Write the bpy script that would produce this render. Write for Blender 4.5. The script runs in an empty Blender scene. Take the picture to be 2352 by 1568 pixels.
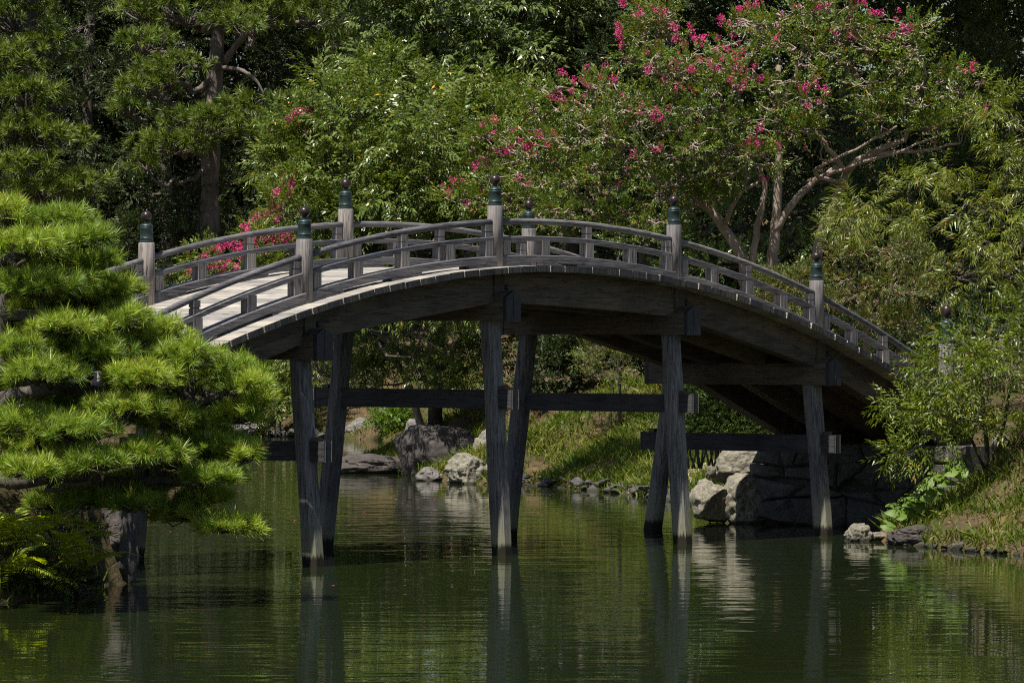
import bpy, bmesh, math, random
import numpy as np
from mathutils import Vector, Matrix, noise as mnoise

random.seed(7); RNG = np.random.default_rng(7)
scene = bpy.context.scene
COL = scene.collection

# ------------------------------------------------------------------ camera, sky, sun, exposure
CAM_Z = 3.134
FPX = 10584.0            # focal length in pixels of a 2352 px wide picture
HORIZON = 748.4
cam_data = bpy.data.cameras.new('camera')
cam_data.sensor_width = 36.0
cam_data.lens = 162.0
cam_data.clip_start = 0.5
cam_data.clip_end = 2000.0
cam = bpy.data.objects.new('camera', cam_data)
COL.objects.link(cam)
cam.location = (0, 0, CAM_Z)
cam.rotation_euler = (math.radians(90) - 0.00336, 0, 0)
scene.camera = cam

SUN_DIR = Vector((-0.265, -0.43, 1.0)).normalized()        # towards the sun: high, behind the camera to the left
elev = math.asin(SUN_DIR.z)
world = bpy.data.worlds.new('World'); scene.world = world
world.use_nodes = True
wn = world.node_tree
sky = wn.nodes.new('ShaderNodeTexSky'); sky.sky_type = 'NISHITA'
sky.sun_disc = False
sky.sun_elevation = elev
sky.sun_rotation = math.atan2(SUN_DIR.x, SUN_DIR.y)
bg = wn.nodes['Background']; bg.inputs['Strength'].default_value = 0.05
wn.links.new(sky.outputs['Color'], bg.inputs['Color'])

sun_data = bpy.data.lights.new('sun', 'SUN')
sun_data.energy = 4.4; sun_data.angle = math.radians(0.5); sun_data.color = (1.0, 0.95, 0.86)
sun = bpy.data.objects.new('sun', sun_data); COL.objects.link(sun)
sun.rotation_euler = SUN_DIR.to_track_quat('Z', 'Y').to_euler()
sun.location = (-20, -20, 60)

scene.view_settings.view_transform = 'Standard'
scene.view_settings.look = 'None'
scene.view_settings.exposure = 0.85
scene.view_settings.gamma = 1.0
scene.view_settings.use_curve_mapping = False
scene.render.engine = 'CYCLES'
scene.cycles.max_bounces = 5
scene.cycles.diffuse_bounces = 2
scene.cycles.glossy_bounces = 3
scene.cycles.transmission_bounces = 2
scene.cycles.use_denoising = False
scene.cycles.filter_width = 1.1
scene.cycles.sample_clamp_indirect = 3.0

# ------------------------------------------------------------------ helpers
def at(px, py, d):
    """a point d metres in front of the camera's place, given by its bearing"""
    return np.array([(px - 1176.0) / FPX * d, d, CAM_Z - (py - HORIZON) / FPX * d])
def shore(px, py):
    d = CAM_Z * FPX / (py - HORIZON)
    return ((px - 1176.0) / FPX * d, d)

def tag(o, label=None, cat=None, group=None, kind=None):
    if label: o['label'] = label
    if cat: o['category'] = cat
    if group: o['group'] = group
    if kind: o['kind'] = kind
    return o
def empty(name, loc=(0, 0, 0), rz=0.0):
    o = bpy.data.objects.new(name, None); COL.objects.link(o)
    o.location = loc; o.rotation_euler = (0, 0, rz); o.empty_display_size = 0.2
    return o
def mesh_np(name, V, F, smooth=False, rnd=None):
    me = bpy.data.meshes.new(name)
    V = np.asarray(V, dtype=np.float32)
    F = [np.asarray(f, dtype=np.int32) for f in F if len(f)]
    me.vertices.add(len(V)); me.vertices.foreach_set('co', V.ravel())
    nl = sum(f.size for f in F); npoly = sum(len(f) for f in F)
    me.loops.add(nl); me.loops.foreach_set('vertex_index', np.concatenate([f.ravel() for f in F]))
    starts = []; s = 0
    for f in F:
        starts.append(s + np.arange(len(f), dtype=np.int32) * f.shape[1]); s += f.size
    me.polygons.add(npoly); me.polygons.foreach_set('loop_start', np.concatenate(starts).astype(np.int32))
    me.polygons.foreach_set('use_smooth', np.full(npoly, bool(smooth)))
    if rnd is not None:
        a = me.attributes.new('rnd', 'FLOAT', 'POINT'); a.data.foreach_set('value', np.asarray(rnd, dtype=np.float32))
    me.update(calc_edges=True)
    return me
class MB:
    def __init__(s): s.V = []; s.F = {}; s.R = []; s.n = 0
    def add(s, V, F, rnd=None):
        V = np.asarray(V, dtype=np.float32).reshape(-1, 3)
        for f in F:
            f = np.asarray(f, dtype=np.int32)
            if f.ndim == 1: f = f[None]
            s.F.setdefault(f.shape[1], []).append(f + s.n)
        s.V.append(V); s.R.append(np.zeros(len(V), np.float32) if rnd is None else np.broadcast_to(rnd, (len(V),)).astype(np.float32))
        s.n += len(V); return s
    def box(s, x0, x1, y0, y1, z0, z1, ch=0.0):
        V = [(x, y, z) for z in (z0, z1) for y in (y0, y1) for x in (x0, x1)]
        return s.add(V, [[(0, 2, 3, 1), (4, 5, 7, 6), (0, 1, 5, 4), (2, 6, 7, 3), (0, 4, 6, 2), (1, 3, 7, 5)]])
    def tube(s, P, r, n=6, cap=True, rnd=None):
        P = np.asarray(P, float); r = np.broadcast_to(np.asarray(r, float), (len(P),))
        T = np.gradient(P, axis=0); T /= np.linalg.norm(T, axis=1)[:, None] + 1e-9
        ref = np.array([0, 0, 1.0]) if abs(T[:, 2]).mean() < 0.8 else np.array([1.0, 0, 0])
        A = np.cross(T, ref); A /= np.linalg.norm(A, axis=1)[:, None] + 1e-9
        B = np.cross(T, A)
        th = np.arange(n) / n * 2 * np.pi
        V = P[:, None] + r[:, None, None] * (A[:, None] * np.cos(th)[None, :, None] + B[:, None] * np.sin(th)[None, :, None])
        m = len(P); i = np.arange(m - 1)[:, None] * n; j = np.arange(n)[None]
        q = np.stack([i + j, i + (j + 1) % n, i + n + (j + 1) % n, i + n + j], -1).reshape(-1, 4)
        F = [q]
        if cap: F += [np.arange(n)[::-1][None], (np.arange(n) + (m - 1) * n)[None]]
        return s.add(V.reshape(-1, 3), F, rnd)
    def lathe(s, prof, c=(0, 0, 0), n=20):
        th = np.arange(n) / n * 2 * np.pi
        prof = np.asarray(prof, float)
        V = np.stack([prof[:, 0:1] * np.cos(th), prof[:, 0:1] * np.sin(th), np.repeat(prof[:, 1:2], n, 1)], -1) + np.asarray(c)
        m = len(prof); i = np.arange(m - 1)[:, None] * n; j = np.arange(n)[None]
        q = np.stack([i + j, i + (j + 1) % n, i + n + (j + 1) % n, i + n + j], -1).reshape(-1, 4)
        return s.add(V.reshape(-1, 3), [q, np.arange(n)[::-1][None], (np.arange(n) + (m - 1) * n)[None]])
    def sweep(s, secs):
        """closed section rings of equal count -> skin"""
        secs = np.asarray(secs, float); m, n = secs.shape[:2]
        i = np.arange(m - 1)[:, None] * n; j = np.arange(n)[None]
        q = np.stack([i + j, i + (j + 1) % n, i + n + (j + 1) % n, i + n + j], -1).reshape(-1, 4)
        return s.add(secs.reshape(-1, 3), [q, np.arange(n)[::-1][None], (np.arange(n) + (m - 1) * n)[None]])
    def mesh(s, name, smooth=False):
        return mesh_np(name, np.concatenate(s.V), [np.concatenate(f) for f in s.F.values()], smooth, np.concatenate(s.R))
    def build(s, name, mat, parent=None, smooth=False):
        return link(name, s.mesh(name, smooth), mat, parent)
def link(name, me, mat, parent=None):
    if mat is not None and not me.materials: me.materials.append(mat)
    o = bpy.data.objects.new(name, me); COL.objects.link(o)
    if parent is not None: o.parent = parent
    return o
def norm(v): return v / (np.linalg.norm(v, axis=-1, keepdims=True) + 1e-9)

# ------------------------------------------------------------------ materials
def newmat(name):
    m = bpy.data.materials.new(name); m.use_nodes = True
    nt = m.node_tree; b = nt.nodes['Principled BSDF']
    return m, nt, b
def ramp(nt, fac, stops):
    r = nt.nodes.new('ShaderNodeValToRGB')
    while len(r.color_ramp.elements) < len(stops): r.color_ramp.elements.new(0.5)
    for e, (p, c) in zip(r.color_ramp.elements, stops):
        e.position = p; e.color = (*c, 1)
    nt.links.new(fac, r.inputs['Fac']); return r.outputs['Color']
def texco(nt, scale=(1, 1, 1), out='Object'):
    t = nt.nodes.new('ShaderNodeTexCoord'); mp = nt.nodes.new('ShaderNodeMapping')
    mp.inputs['Scale'].default_value = scale
    nt.links.new(t.outputs[out], mp.inputs['Vector']); return mp.outputs['Vector']
def noise(nt, vec, scale, detail=4, rough=0.6):
    n = nt.nodes.new('ShaderNodeTexNoise'); n.inputs['Scale'].default_value = scale
    n.inputs['Detail'].default_value = detail; n.inputs['Roughness'].default_value = rough
    if vec is not None: nt.links.new(vec, n.inputs['Vector'])
    return n.outputs['Fac']
def mixc(nt, fac, a, b, mode='MIX'):
    m = nt.nodes.new('ShaderNodeMix'); m.data_type = 'RGBA'; m.blend_type = mode
    for sock, v in ((m.inputs[0], fac), (m.inputs[6], a), (m.inputs[7], b)):
        if hasattr(v, 'links'): nt.links.new(v, sock)
        else: sock.default_value = v if isinstance(v, float) else (*v, 1)
    return m.outputs[2]
def math_(nt, op, a, b=0.0):
    m = nt.nodes.new('ShaderNodeMath'); m.operation = op
    for sock, v in ((m.inputs[0], a), (m.inputs[1], b)):
        if hasattr(v, 'links'): nt.links.new(v, sock)
        else: sock.default_value = v
    return m.outputs[0]
def bump(nt, h, b, strength=0.4, dist=0.01):
    n = nt.nodes.new('ShaderNodeBump'); n.inputs['Strength'].default_value = strength; n.inputs['Distance'].default_value = dist
    nt.links.new(h, n.inputs['Height']); nt.links.new(n.outputs['Normal'], b.inputs['Normal'])
def wood(name, axis, dark, light, stain=0.35, foot=False):
    m, nt, b = newmat(name)
    sc = [22, 22, 22]; sc[axis] = 0.9
    t = nt.nodes.new('ShaderNodeTexCoord'); oi = nt.nodes.new('ShaderNodeObjectInfo')
    add = nt.nodes.new('ShaderNodeVectorMath'); add.operation = 'MULTIPLY_ADD'
    add.inputs[1].default_value = (1, 1, 1)
    cmb = nt.nodes.new('ShaderNodeCombineXYZ')
    r30 = math_(nt, 'MULTIPLY', oi.outputs['Random'], 30.0)
    for i in range(3): nt.links.new(r30, cmb.inputs[i])
    nt.links.new(t.outputs['Object'], add.inputs[0]); nt.links.new(cmb.outputs[0], add.inputs[2])
    mp = nt.nodes.new('ShaderNodeMapping'); mp.inputs['Scale'].default_value = sc
    nt.links.new(add.outputs[0], mp.inputs['Vector'])
    g = noise(nt, mp.outputs['Vector'], 2.2, 6, 0.65)
    big = noise(nt, add.outputs[0], 1.6, 4, 0.6)
    c = ramp(nt, g, [(0.30, dark), (0.62, light)])
    tone = ramp(nt, big, [(0.33, (0.46, 0.46, 0.50)), (0.50, (0.95, 0.94, 0.93)), (0.66, (1.18, 1.15, 1.08))])
    c = mixc(nt, stain * 2 if stain < 0.5 else 1.0, c, tone, 'MULTIPLY')
    sc2 = [9, 9, 9]; sc2[axis] = 0.45
    mp2 = nt.nodes.new('ShaderNodeMapping'); mp2.inputs['Scale'].default_value = sc2
    nt.links.new(add.outputs[0], mp2.inputs['Vector'])
    cr = ramp(nt, noise(nt, mp2.outputs['Vector'], 1.7, 3, 0.5), [(0.470, (1, 1, 1)), (0.490, (0.22, 0.21, 0.2)), (0.500, (0.22, 0.21, 0.2)), (0.520, (1, 1, 1))])
    c = mixc(nt, 0.75, c, cr, 'MULTIPLY')
    ind = ramp(nt, oi.outputs['Random'], [(0, (0.70, 0.70, 0.73)), (1, (1.16, 1.12, 1.06))])
    c = mixc(nt, 1.0, c, ind, 'MULTIPLY')
    if foot:
        gp = nt.nodes.new('ShaderNodeSeparateXYZ'); nt.links.new(t.outputs['Object'], gp.inputs[0])
        zz = math_(nt, 'ADD', gp.outputs[2], math_(nt, 'MULTIPLY', math_(nt, 'SUBTRACT', g, 0.5), 0.5))
        alg = ramp(nt, zz, [(0.02, (1, 1, 1)), (0.75, (0, 0, 0))])
        c = mixc(nt, alg, c, mixc(nt, big, (0.10, 0.11, 0.045), (0.30, 0.28, 0.20)))
        wet = ramp(nt, math_(nt, 'ADD', gp.outputs[2], math_(nt, 'MULTIPLY', math_(nt, 'SUBTRACT', g, 0.5), 0.25)), [(0.11, (1, 1, 1)), (0.17, (0, 0, 0))])
        c = mixc(nt, wet, c, (0.016, 0.013, 0.007))
    nt.links.new(c, b.inputs['Base Color']); b.inputs['Roughness'].default_value = 0.75
    b.inputs['Specular IOR Level'].default_value = 0.3
    bump(nt, g, b, 0.6, 0.012)
    return m
RAIL_D, RAIL_L = (0.066, 0.065, 0.070), (0.200, 0.196, 0.204)
M = {}
M['rail'] = wood('weathered_rail_wood', 0, RAIL_D, RAIL_L)
M['post'] = wood('weathered_post_wood', 2, (0.113, 0.101, 0.095), (0.315, 0.293, 0.284))
M['plank'] = wood('pale_deck_wood', 1, (0.224, 0.211, 0.189), (0.396, 0.378, 0.344), 0.25)
M['end_grain'] = wood('dark_end_grain', 2, (0.018, 0.018, 0.020), (0.115, 0.11, 0.105), 0.45)
M['girder'] = wood('brown_beam_wood', 0, (0.0648, 0.0517, 0.0370), (0.1360, 0.1099, 0.0806))
M['cross'] = wood('brown_cross_beam_wood', 1, (0.061, 0.051, 0.038), (0.134, 0.112, 0.086))
M['leg'] = wood('grey_pile_wood', 2, (0.062, 0.062, 0.066), (0.220, 0.217, 0.217), foot=True)
M['tie'] = wood('dark_tie_wood', 1, (0.035, 0.034, 0.038), (0.075, 0.072, 0.078))

def metal(name, c1, c2, rough, met=0.6):
    m, nt, b = newmat(name)
    v = texco(nt); n = noise(nt, v, 14, 4)
    nt.links.new(ramp(nt, n, [(0.35, c1), (0.65, c2)]), b.inputs['Base Color'])
    b.inputs['Metallic'].default_value = met; b.inputs['Roughness'].default_value = rough
    bump(nt, n, b, 0.15, 0.004); return m
M['patina'] = metal('green_patina_metal', (0.0100, 0.0248, 0.0234), (0.0235, 0.0429, 0.0390), 0.42, 0.2)
M['bronze'] = metal('brown_bronze_metal', (0.0224, 0.0160, 0.0142), (0.0480, 0.0351, 0.0298), 0.34, 0.5)
M['plate'] = metal('dark_sheet_metal', (0.012, 0.013, 0.017), (0.026, 0.027, 0.033), 0.6, 0.0)
M['edge'] = metal('pale_metal_edging', (0.12, 0.11, 0.10), (0.20, 0.185, 0.17), 0.5, 0.2)

def rockmat(name, c1, c2, c3, lichen=(0.42, 0.43, 0.34), amt=0.62):
    m, nt, b = newmat(name)
    v = texco(nt)
    n1 = noise(nt, v, 2.2, 8, 0.65); n2 = noise(nt, v, 11, 6, 0.7); n3 = noise(nt, v, 6.5, 9, 0.75)
    c = ramp(nt, n1, [(0.30, c1), (0.52, c2), (0.72, c3)])
    l = ramp(nt, n3, [(amt - 0.10, (0, 0, 0)), (amt + 0.08, (0.8, 0.8, 0.8))])
    c = mixc(nt, l, c, lichen)
    sp = ramp(nt, n2, [(0.35, (0.6, 0.6, 0.6)), (0.65, (1.1, 1.1, 1.1))])
    c = mixc(nt, 1.0, c, sp, 'MULTIPLY')
    gp = nt.nodes.new('ShaderNodeNewGeometry'); sx = nt.nodes.new('ShaderNodeSeparateXYZ'); nt.links.new(gp.outputs['Position'], sx.inputs[0])
    wet = ramp(nt, sx.outputs[2], [(0.03, (1, 1, 1)), (0.07, (0, 0, 0))])
    c = mixc(nt, wet, c, (0.03, 0.026, 0.018))
    nt.links.new(c, b.inputs['Base Color']); b.inputs['Roughness'].default_value = 0.85
    h = math_(nt, 'ADD', n1, math_(nt, 'MULTIPLY', n2, 0.35)); bump(nt, h, b, 0.9, 0.06)
    return m
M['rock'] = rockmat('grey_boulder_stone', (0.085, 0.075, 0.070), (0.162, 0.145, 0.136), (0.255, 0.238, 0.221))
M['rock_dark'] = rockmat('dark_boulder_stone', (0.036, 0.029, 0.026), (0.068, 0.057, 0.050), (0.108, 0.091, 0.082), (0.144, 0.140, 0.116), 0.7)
M['rock_lichen'] = rockmat('lichened_stone', (0.112, 0.091, 0.072), (0.198, 0.170, 0.138), (0.277, 0.246, 0.204), (0.304, 0.309, 0.198), 0.55)
M['rock_edge'] = rockmat('edging_stone', (0.055, 0.050, 0.048), (0.10, 0.092, 0.086), (0.17, 0.155, 0.14), (0.14, 0.15, 0.08), 0.62)
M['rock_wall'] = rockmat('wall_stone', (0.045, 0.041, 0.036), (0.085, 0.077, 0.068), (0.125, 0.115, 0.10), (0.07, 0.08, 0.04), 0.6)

def barkmat(name, c1, c2, scale=9, zs=0.25, bs=0.8):
    m, nt, b = newmat(name)
    v = texco(nt, (1, 1, zs)); n = noise(nt, v, scale, 6, 0.7); n2 = noise(nt, None, 1.4, 3)
    c = ramp(nt, n, [(0.32, c1), (0.68, c2)])
    nt.links.new(c, b.inputs['Base Color']); b.inputs['Roughness'].default_value = 0.9
    bump(nt, n, b, bs, 0.03); return m
M['bark_pine'] = barkmat('dark_pine_bark', (0.025, 0.020, 0.016), (0.12, 0.10, 0.085), 16)
M['bark_far'] = barkmat('grey_trunk_bark', (0.07, 0.055, 0.045), (0.19, 0.155, 0.13), 9)
M['bark_crape'] = barkmat('smooth_pale_bark', (0.16, 0.115, 0.085), (0.36, 0.29, 0.235), 5, 0.3, 0.3)
M['bark_dark'] = barkmat('dark_branch_bark', (0.035, 0.028, 0.022), (0.12, 0.10, 0.08), 8)

def leafmat(name, stops, rough=0.42, trans=0.28, spec=0.5):
    m, nt, b = newmat(name)
    a = nt.nodes.new('ShaderNodeAttribute'); a.attribute_name = 'rnd'
    c = ramp(nt, a.outputs['Fac'], stops)
    nt.links.new(c, b.inputs['Base Color']); b.inputs['Roughness'].default_value = rough
    b.inputs['Specular IOR Level'].default_value = spec
    tr = nt.nodes.new('ShaderNodeBsdfTranslucent')
    hs = nt.nodes.new('ShaderNodeHueSaturation'); hs.inputs['Value'].default_value = 1.3; hs.inputs['Saturation'].default_value = 1.15
    nt.links.new(c, hs.inputs['Color']); nt.links.new(hs.outputs[0], tr.inputs['Color'])
    mx = nt.nodes.new('ShaderNodeMixShader'); mx.inputs[0].default_value = trans
    out = nt.nodes['Material Output']
    nt.links.new(b.outputs[0], mx.inputs[1]); nt.links.new(tr.outputs[0], mx.inputs[2]); nt.links.new(mx.outputs[0], out.inputs['Surface'])
    return m
M['needle'] = leafmat('bright_pine_needles', [(0, (0.0576, 0.1088, 0.0120)), (0.4, (0.1664, 0.2584, 0.0240)), (0.78, (0.3456, 0.4352, 0.0432)), (0.86, (0.3712, 0.4352, 0.0540)), (0.90, (0.2816, 0.1496, 0.0420))], 0.45, 0.25)
M['needle_far'] = leafmat('olive_pine_needles', [(0, (0.057, 0.093, 0.014)), (0.6, (0.139, 0.192, 0.026)), (1, (0.212, 0.248, 0.044))], 0.5, 0.25)
M['leaf_compound'] = leafmat('mid_green_leaflets', [(0, (0.0484, 0.0803, 0.0121)), (0.5, (0.1155, 0.1617, 0.0275)), (0.93, (0.1848, 0.2244, 0.0495)), (0.972, (0.1848, 0.2244, 0.0495)), (0.985, (0.6732, 0.3927, 0.0330))], 0.35, 0.3)
M['leaf_crape'] = leafmat('crape_myrtle_leaves', [(0, (0.042, 0.076, 0.012)), (0.45, (0.115, 0.172, 0.024)), (0.82, (0.185, 0.225, 0.036)), (0.90, (0.245, 0.215, 0.030)), (0.95, (0.40, 0.19, 0.025)), (0.99, (0.42, 0.12, 0.035))], 0.42, 0.3)
M['leaf_oak'] = leafmat('glossy_evergreen_leaves', [(0, (0.0425, 0.0725, 0.0172)), (0.6, (0.1035, 0.1460, 0.0368)), (1, (0.1794, 0.2150, 0.0575))], 0.28, 0.15, 0.6)
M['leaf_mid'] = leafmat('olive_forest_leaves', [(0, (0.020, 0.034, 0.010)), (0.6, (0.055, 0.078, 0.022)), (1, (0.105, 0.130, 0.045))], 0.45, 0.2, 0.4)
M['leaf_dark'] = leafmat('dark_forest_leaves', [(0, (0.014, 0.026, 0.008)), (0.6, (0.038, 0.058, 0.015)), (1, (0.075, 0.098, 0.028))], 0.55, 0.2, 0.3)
M['leaf_peach'] = leafmat('yellowish_long_leaves', [(0, (0.0768, 0.1032, 0.0120)), (0.6, (0.1584, 0.1944, 0.0252)), (0.95, (0.2352, 0.2352, 0.0372)), (0.985, (0.4104, 0.2352, 0.0372))], 0.38, 0.35)
M['leaf_shrub'] = leafmat('fresh_green_narrow_leaves', [(0, (0.0625, 0.0978, 0.0100)), (0.6, (0.1500, 0.1955, 0.0220)), (0.95, (0.2375, 0.2472, 0.0350)), (0.985, (0.4125, 0.2415, 0.0300))], 0.4, 0.35)
M['leaf_red'] = leafmat('rust_tinted_leaves', [(0, (0.050, 0.075, 0.016)), (0.55, (0.115, 0.140, 0.028)), (0.80, (0.170, 0.165, 0.035)), (0.90, (0.24, 0.12, 0.035)), (1, (0.32, 0.09, 0.04))], 0.45, 0.3)
M['leaf_hedge'] = leafmat('hedge_leaves', [(0, (0.042, 0.075, 0.018)), (0.6, (0.105, 0.158, 0.038)), (1, (0.195, 0.247, 0.075))], 0.3, 0.2)
M['leaf_fern'] = leafmat('fern_fronds', [(0, (0.2527, 0.3260, 0.0359)), (1, (0.5788, 0.6146, 0.0718))], 0.5, 0.4)
M['leaf_big'] = leafmat('broad_plant_leaves', [(0, (0.09, 0.16, 0.018)), (1, (0.17, 0.25, 0.035))], 0.5, 0.35, 0.35)
M['grass'] = leafmat('grass_blades', [(0, (0.060, 0.100, 0.012)), (0.5, (0.135, 0.185, 0.022)), (0.82, (0.21, 0.215, 0.040)), (1, (0.30, 0.22, 0.08))], 0.55, 0.3, 0.3)
M['litter'] = leafmat('fallen_leaves', [(0, (0.10, 0.055, 0.025)), (0.6, (0.20, 0.11, 0.045)), (1, (0.30, 0.17, 0.07))], 0.8, 0.1, 0.2)
M['petal'] = leafmat('pink_petals', [(0, (0.42, 0.045, 0.15)), (0.6, (0.66, 0.09, 0.26)), (1, (0.78, 0.17, 0.34))], 0.6, 0.35, 0.2)

def groundmat():
    m, nt, b = newmat('earth_and_moss')
    v = texco(nt); n = noise(nt, v, 0.7, 8, 0.65); n2 = noise(nt, v, 6, 6, 0.7)
    c = ramp(nt, n, [(0.36, (0.055, 0.060, 0.020)), (0.50, (0.095, 0.072, 0.040)), (0.62, (0.15, 0.10, 0.060))])
    sp = ramp(nt, n2, [(0.35, (0.55, 0.55, 0.55)), (0.65, (1.15, 1.12, 1.05))])
    nt.links.new(mixc(nt, 1.0, c, sp, 'MULTIPLY'), b.inputs['Base Color'])
    b.inputs['Roughness'].default_value = 0.95; b.inputs['Specular IOR Level'].default_value = 0.1
    bump(nt, n2, b, 1.0, 0.06); return m
M['ground'] = groundmat()
def pathmat():
    m, nt, b = newmat('pale_earth_path')
    v = texco(nt); n = noise(nt, v, 5, 8, 0.7)
    nt.links.new(ramp(nt, n, [(0.35, (0.22, 0.18, 0.13)), (0.65, (0.40, 0.35, 0.27))]), b.inputs['Base Color'])
    b.inputs['Roughness'].default_value = 0.95; bump(nt, n, b, 0.8, 0.03); return m
M['path'] = pathmat()
def watermat():
    m, nt, b = newmat('green_pond_water')
    b.inputs['Base Color'].default_value = (0.013, 0.0200, 0.0060, 1)
    b.inputs['Roughness'].default_value = 0.0; b.inputs['IOR'].default_value = 1.333
    n1 = noise(nt, texco(nt, (0.45, 1.15, 1)), 1.0, 2, 0.5)
    n2 = noise(nt, texco(nt, (1.2, 3.2, 1)), 1.0, 2, 0.5)
    patch = ramp(nt, noise(nt, texco(nt, (0.10, 0.05, 1)), 1.0, 2, 0.5), [(0.38, (0.25, 0.25, 0.25)), (0.62, (1, 1, 1))])
    h = math_(nt, 'ADD', n1, math_(nt, 'MULTIPLY', n2, 0.42))
    h = math_(nt, 'MULTIPLY', h, patch)
    bump(nt, h, b, 1.0, 0.0145)
    return m
M['water'] = watermat()
M['bamboo'] = barkmat('weathered_bamboo', (0.06, 0.048, 0.036), (0.16, 0.13, 0.10), 7, 0.2, 0.2)

# ------------------------------------------------------------------ the lie of the land
BR_O = np.array([-2.74, 60.13]); BR_A = 0.88899
BC, BS = math.cos(BR_A), math.sin(BR_A)
def bridge_to_world(X, Y): return (BR_O[0] + X * BC - Y * BS, BR_O[1] + X * BS + Y * BC)
def world_to_bridge(x, y):
    dx, dy = x - BR_O[0], y - BR_O[1]
    return dx * BC + dy * BS, -dx * BS + dy * BC
POND = [(-60, 6), (-60, 44), (-30, 45), (-12, 49), shore(0, 1388), shore(120, 1372), shore(215, 1352), shore(312, 1338), (-4.85, 58.5), (-5.3, 64), (-5.8, 76), (-6.6, 95), (-7.4, 112),
        shore(505, 1000), shore(600, 1000), shore(680, 1003), shore(770, 1006), shore(880, 1012), shore(950, 1028), shore(905, 1048), shore(800, 1074), shore(930, 1090),
        shore(1020, 1107), shore(1130, 1114), shore(1215, 1112), shore(1340, 1124), shore(1490, 1141), shore(1580, 1156), (3.36, 76.8), (4.0, 76.2),
        bridge_to_world(14.9, 3.0), bridge_to_world(14.9, -0.9), shore(2050, 1215), shore(1985, 1237), shore(2040, 1249), shore(2130, 1257), shore(2352, 1277), (13, 60), (30, 55), (60, 50), (60, 6)]
POND = np.array(POND, float)
def pond_dist(P):
    P = np.asarray(P, float); best = np.full(len(P), 1e9); inside = np.zeros(len(P), bool)
    for i in range(len(POND)):
        a, b = POND[i], POND[(i + 1) % len(POND)]
        ab = b - a; t = np.clip(((P - a) @ ab) / (ab @ ab), 0, 1)
        best = np.minimum(best, np.linalg.norm(P - a - t[:, None] * ab, axis=1))
        c = ((a[1] > P[:, 1]) != (b[1] > P[:, 1])) & (P[:, 0] < (b[0] - a[0]) * (P[:, 1] - a[1]) / (b[1] - a[1] + 1e-12) + a[0])
        inside ^= c
    return np.where(inside, -best, best)
def sstep(a, b, x):
    t = np.clip((x - a) / (b - a), 0, 1); return t * t * (3 - 2 * t)
def height(x, y):
    x = np.atleast_1d(np.asarray(x, float)); y = np.atleast_1d(np.asarray(y, float))
    s = pond_dist(np.stack([x, y], -1))
    h = np.interp(s, [-6, -2, -0.5, 0, 0.15, 4, 10, 25, 45, 90, 400], [-2, -1.2, -0.5, -0.12, 0.10, 1.75, 2.6, 4.2, 7.5, 13, 16])
    wob = 0.10 * np.sin(x * 1.3 + y * 0.7) + 0.08 * np.sin(x * 2.9 - y * 1.7 + 1) + 0.05 * np.sin(x * 5.1 + y * 4.3)
    h = h + wob * sstep(0.2, 2.5, s)
    low = sstep(-5.5, -4.3, x) * 0 + (1 - sstep(60, 66, y)) * sstep(-3.0, -5.0, x)   # the low left bank under the pine
    h = np.where(s > 0, h * (1 - 0.35 * low), h)
    rb = sstep(6.5, 8.5, x) * (1 - sstep(70, 73, y)) * sstep(50, 56, y); h = np.where(s > 0.1, h * (1 + 0.75 * rb), h)
    X, Y = world_to_bridge(x, y)
    ab = sstep(14.75, 15.4, X) * (1 - sstep(17, 22, X)) * sstep(-1.6, -0.5, Y) * (1 - sstep(3.3, 4.6, Y))
    h = h * (1 - ab) + 1.62 * ab
    al = sstep(-4.0, -5.2, X) * (1 - sstep(-8, -14, X)) * sstep(-2.2, -0.7, Y) * (1 - sstep(3.4, 5, Y))
    h = np.where(s > 0.3, h * (1 - al) + 1.7 * al, h)
    return h
def gz(x, y): return float(height(x, y)[0])

gx = np.concatenate([np.linspace(-700, -45, 14)[:-1], np.linspace(-45, -16, 30)[:-1], np.linspace(-16, 16, 129)[:-1], np.linspace(16, 45, 30)[:-1], np.linspace(45, 700, 14)])
gy = np.concatenate([np.linspace(-300, -10, 8)[:-1], np.linspace(-10, 46, 40)[:-1], np.linspace(46, 112, 265)[:-1], np.linspace(112, 180, 90)[:-1], np.linspace(180, 900, 16)])
GX, GY = np.meshgrid(gx, gy)
GZ = height(GX.ravel(), GY.ravel())
nx, ny = len(gx), len(gy)
ii = (np.arange(ny - 1)[:, None] * nx + np.arange(nx - 1)[None]).ravel()
ground = link('ground', mesh_np('ground', np.stack([GX.ravel(), GY.ravel(), GZ], -1), [np.stack([ii, ii + 1, ii + 1 + nx, ii + nx], -1)], True), M['ground'])
tag(ground, kind='structure')
wb = MB().add([(-80, 2, 0), (80, 2, 0), (80, 150, 0), (-80, 150, 0)], [[(0, 1, 2, 3)]])
water = wb.build('water', M['water']); tag(water, kind='structure')
# path leading off the bridge's far end
pv = []; pn = (24, 7)
for i in range(pn[0]):
    for j in range(pn[1]):
        X = 15.35 + i * 0.35; Y = -0.1 + j * 0.5 + 0.02 * i * i
        x, y = bridge_to_world(X, Y); pv.append((x, y, gz(x, y) + 0.03))
pf = [(i * pn[1] + j, (i + 1) * pn[1] + j, (i + 1) * pn[1] + j + 1, i * pn[1] + j + 1) for i in range(pn[0] - 1) for j in range(pn[1] - 1)]
path = MB().add(pv, [np.array(pf)]).build('path', M['path'], None, True); tag(path, kind='structure')

# ------------------------------------------------------------------ the bridge
def dz(X): return 3.965 - 0.0222 * (X - 4.95) ** 2
def dslope(X): return -0.0444 * (X - 4.95)
W = 2.763
XL, XR = -4.6, 15.6
bridge = empty('arched_bridge', (BR_O[0], BR_O[1], 0), BR_A)
tag(bridge, 'weathered grey timber arched footbridge with bronze-capped posts spanning the pond', 'bridge')
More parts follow.
